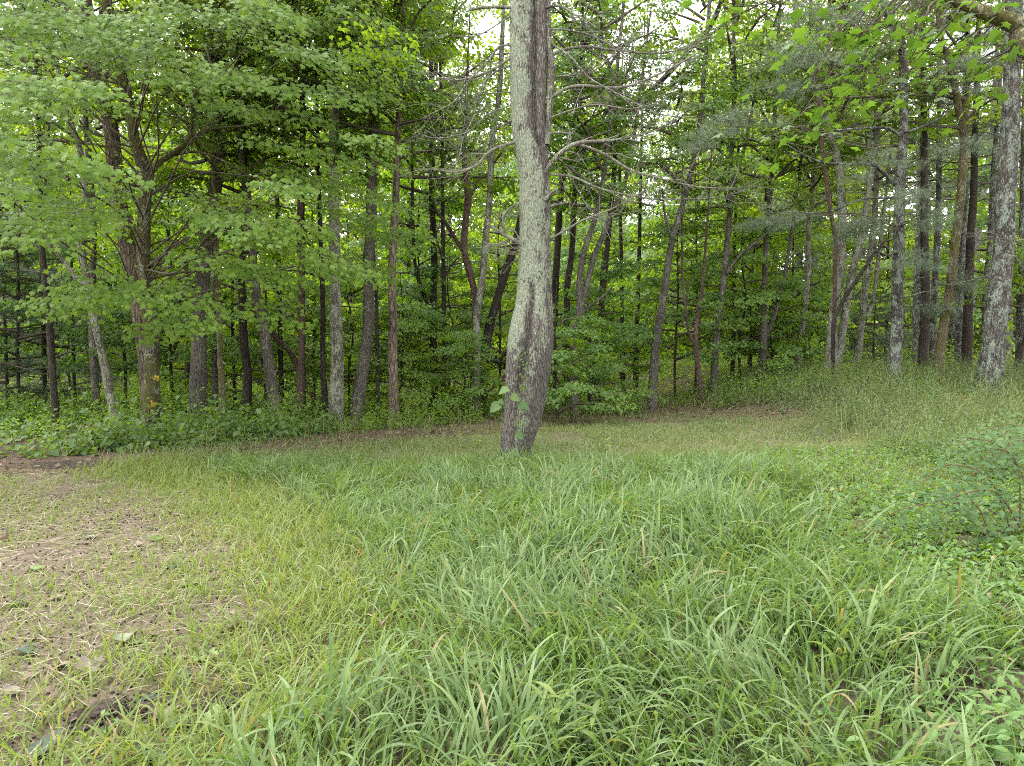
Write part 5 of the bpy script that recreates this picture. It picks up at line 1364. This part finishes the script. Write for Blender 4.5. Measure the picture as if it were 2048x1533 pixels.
L_LANCE = (np.array([(0, 0, 0), (.075, .18, .03), (.115, .42, .045), (.07, .75, -.03), (0, 1, -.20), (-.07, .75, -.03), (-.115, .42, .045), (-.075, .18, .03), (0, .18, .0), (0, .42, .01), (0, .75, -.07)]),
           np.array([(0, 1, 8), (1, 2, 9), (1, 9, 8), (2, 3, 10), (2, 10, 9), (3, 4, 10), (4, 5, 10), (5, 6, 9), (5, 9, 10), (6, 7, 8), (6, 8, 9), (7, 0, 8)]))
leafy_plant('goldenrod_shoot', 'pale green lance leaved shoots at the bottom centre of the grass', 1130, 1530, .30, 7, .15, L_LANCE, 'grass_y', 5, whorl=2, nstem=4)
leafy_plant('goldenrod_shoot', 'pale green lance leaved plant in the bottom right corner', 1960, 1525, .16, 5, .11, L_LANCE, 'weed', 6, nstem=3)
leafy_plant('seedling', 'small two tiered seedling on the larger soil patch', 208, 1490, .11, 3, .05, L_OVAL, 'weed', 7, nstem=2)
leafy_plant('seedling', 'pale yellow green seedling above the grass right of centre', 1562, 1015, .34, 3, .085, L_OVAL, 'pale', 8, whorl=2)
leafy_plant('seedling', 'yellow green seedling right of the great trunk', 1215, 905, .18, 3, .11, L_OVAL, 'pale', 9, whorl=3)
leafy_plant('seedling', 'pale leaved seedling on the path left of the great trunk', 955, 895, .16, 3, .10, L_OVAL, 'pale', 10, whorl=3)

# dry grass clump
c = G(1456, 1375); n = 46; g = Geo(); r = np.random.default_rng(2)
p = np.array([0, 0, 0]) + np.stack([r.normal(0, .025, n), r.normal(0, .025, n), np.zeros(n)], -1)
blades(g, p, r.uniform(0, 6.28, n), r.uniform(1.1, 1.5, n), r.uniform(-.1, .5, n), r.uniform(.10, .26, n), r.uniform(.002, .004, n), 4, r=r)
o = link('dry_grass_tuft', g.mesh('dry_grass_tuft', M['straw']), loc=c)
tag(o, 'dry straw coloured grass tuft standing in the green grass', 'grass tuft')

# brambles at the right edge
def bramble(label, px, py, canes, seed, nleaf):
    b = G(px, py); r = np.random.default_rng(seed)
    t = thing('bramble_bush', label, 'bramble', b, 'brambles at the right edge')
    gl = Geo()
    for cn in canes:
        pts = [P(x, y, d) for x, y, d in cn]; pts[0][2] = float(ground_z(pts[0][0], pts[0][1])) - .02
        g = Geo(); a, bb = smooth_path(pts, np.linspace(.0065, .003, len(pts)), .05); tube(g, a, bb, 5)
        link('cane', g.mesh('cane', M['cane'], b), t)
        m = int(nleaf / len(canes))
        idx = r.integers(len(a) // 5, len(a), m)
        for q in range(3):
            ang = r.uniform(0, 6.28, m); out = np.stack([np.cos(ang), np.sin(ang), r.uniform(-.4, .3, m)], -1)
            p = a[idx] + r.normal(0, .07, (m, 3))
            leaves(gl, p, r.normal(0, .3, (m, 3)) + [-.1, -.3, 1], out, r.uniform(.05, .085, m), L_OVAL)
    link('foliage', gl.mesh('foliage', M['vine'], b), t)
bramble('arching bramble with bare red brown canes at the right edge', 2000, 1075, [[(2030, 1085, 5.2), (1980, 960, 5.2), (1900, 930, 5.2), (1850, 960, 5.2), (1838, 985, 5.1)], [(2060, 1090, 5.1), (1990, 985, 5.0), (1890, 1000, 5.0), (1800, 1020, 5.0), (1780, 1030, 4.9)], [(2040, 1080, 5.2), (2035, 930, 5.3), (1990, 900, 5.4), (1940, 960, 5.3)], [(2090, 1100, 5), (2100, 930, 5.1), (2040, 880, 5.3), (1990, 920, 5.3)], [(1990, 1100, 4.8), (1960, 1020, 4.8), (1920, 1000, 4.8), (1880, 1040, 4.8)]], 3, 170)
bramble('leafy bramble mound behind the arching canes', 2020, 960, [[(2060, 985, 7), (2010, 900, 7), (1940, 880, 7.1), (1890, 920, 7.1)], [(2000, 985, 7), (1980, 900, 7.2), (1930, 900, 7.4), (1900, 930, 7.4)], [(2070, 980, 7), (2060, 870, 7.2), (2010, 850, 7.4), (1970, 900, 7.4)], [(2100, 990, 6.6), (2080, 900, 6.6), (2030, 880, 6.6)]], 4, 200)

# WORDING: trees behind the front row are told apart by the front trunk they show beside
def word_back_trees():
    seen = {}
    for o in list(COL.objects):
        if o.get('group') in ('background trees', 'deep understory maples', 'background pines'):
            x, y, z = o.location
            px = CX + FPX * x / y
            if px < 0 or px > 2048:
                side, near = ('outside left', 'edge') if px < 0 else ('outside right', 'edge')
            else:
                tx, near = min(TRUNKS, key=lambda q: abs(q[0] - px)); side = 'left' if px < tx else 'right'
            seen.setdefault((o['group'], side, near), []).append((y, o))
    for (grp, side, near), lst in seen.items():
        lst.sort(key=lambda q: q[0])
        noun = {'background trees': 'tall far tree', 'deep understory maples': 'leafy far maple', 'background pines': 'needled far pine'}[grp]
        for k, (y, o) in enumerate(lst):
            rank = '' if len(lst) == 1 else ('nearest ' if k == 0 else ('farthest ' if k == len(lst) - 1 else ('second ' if k == 1 else 'third ')))
            if near == 'edge':
                o['label'] = f'{rank}{noun} standing just {side} picture edge'
            else:
                o['label'] = ' '.join(f'{rank}{noun} {side} of {near}'.split()[:16])
word_back_trees()
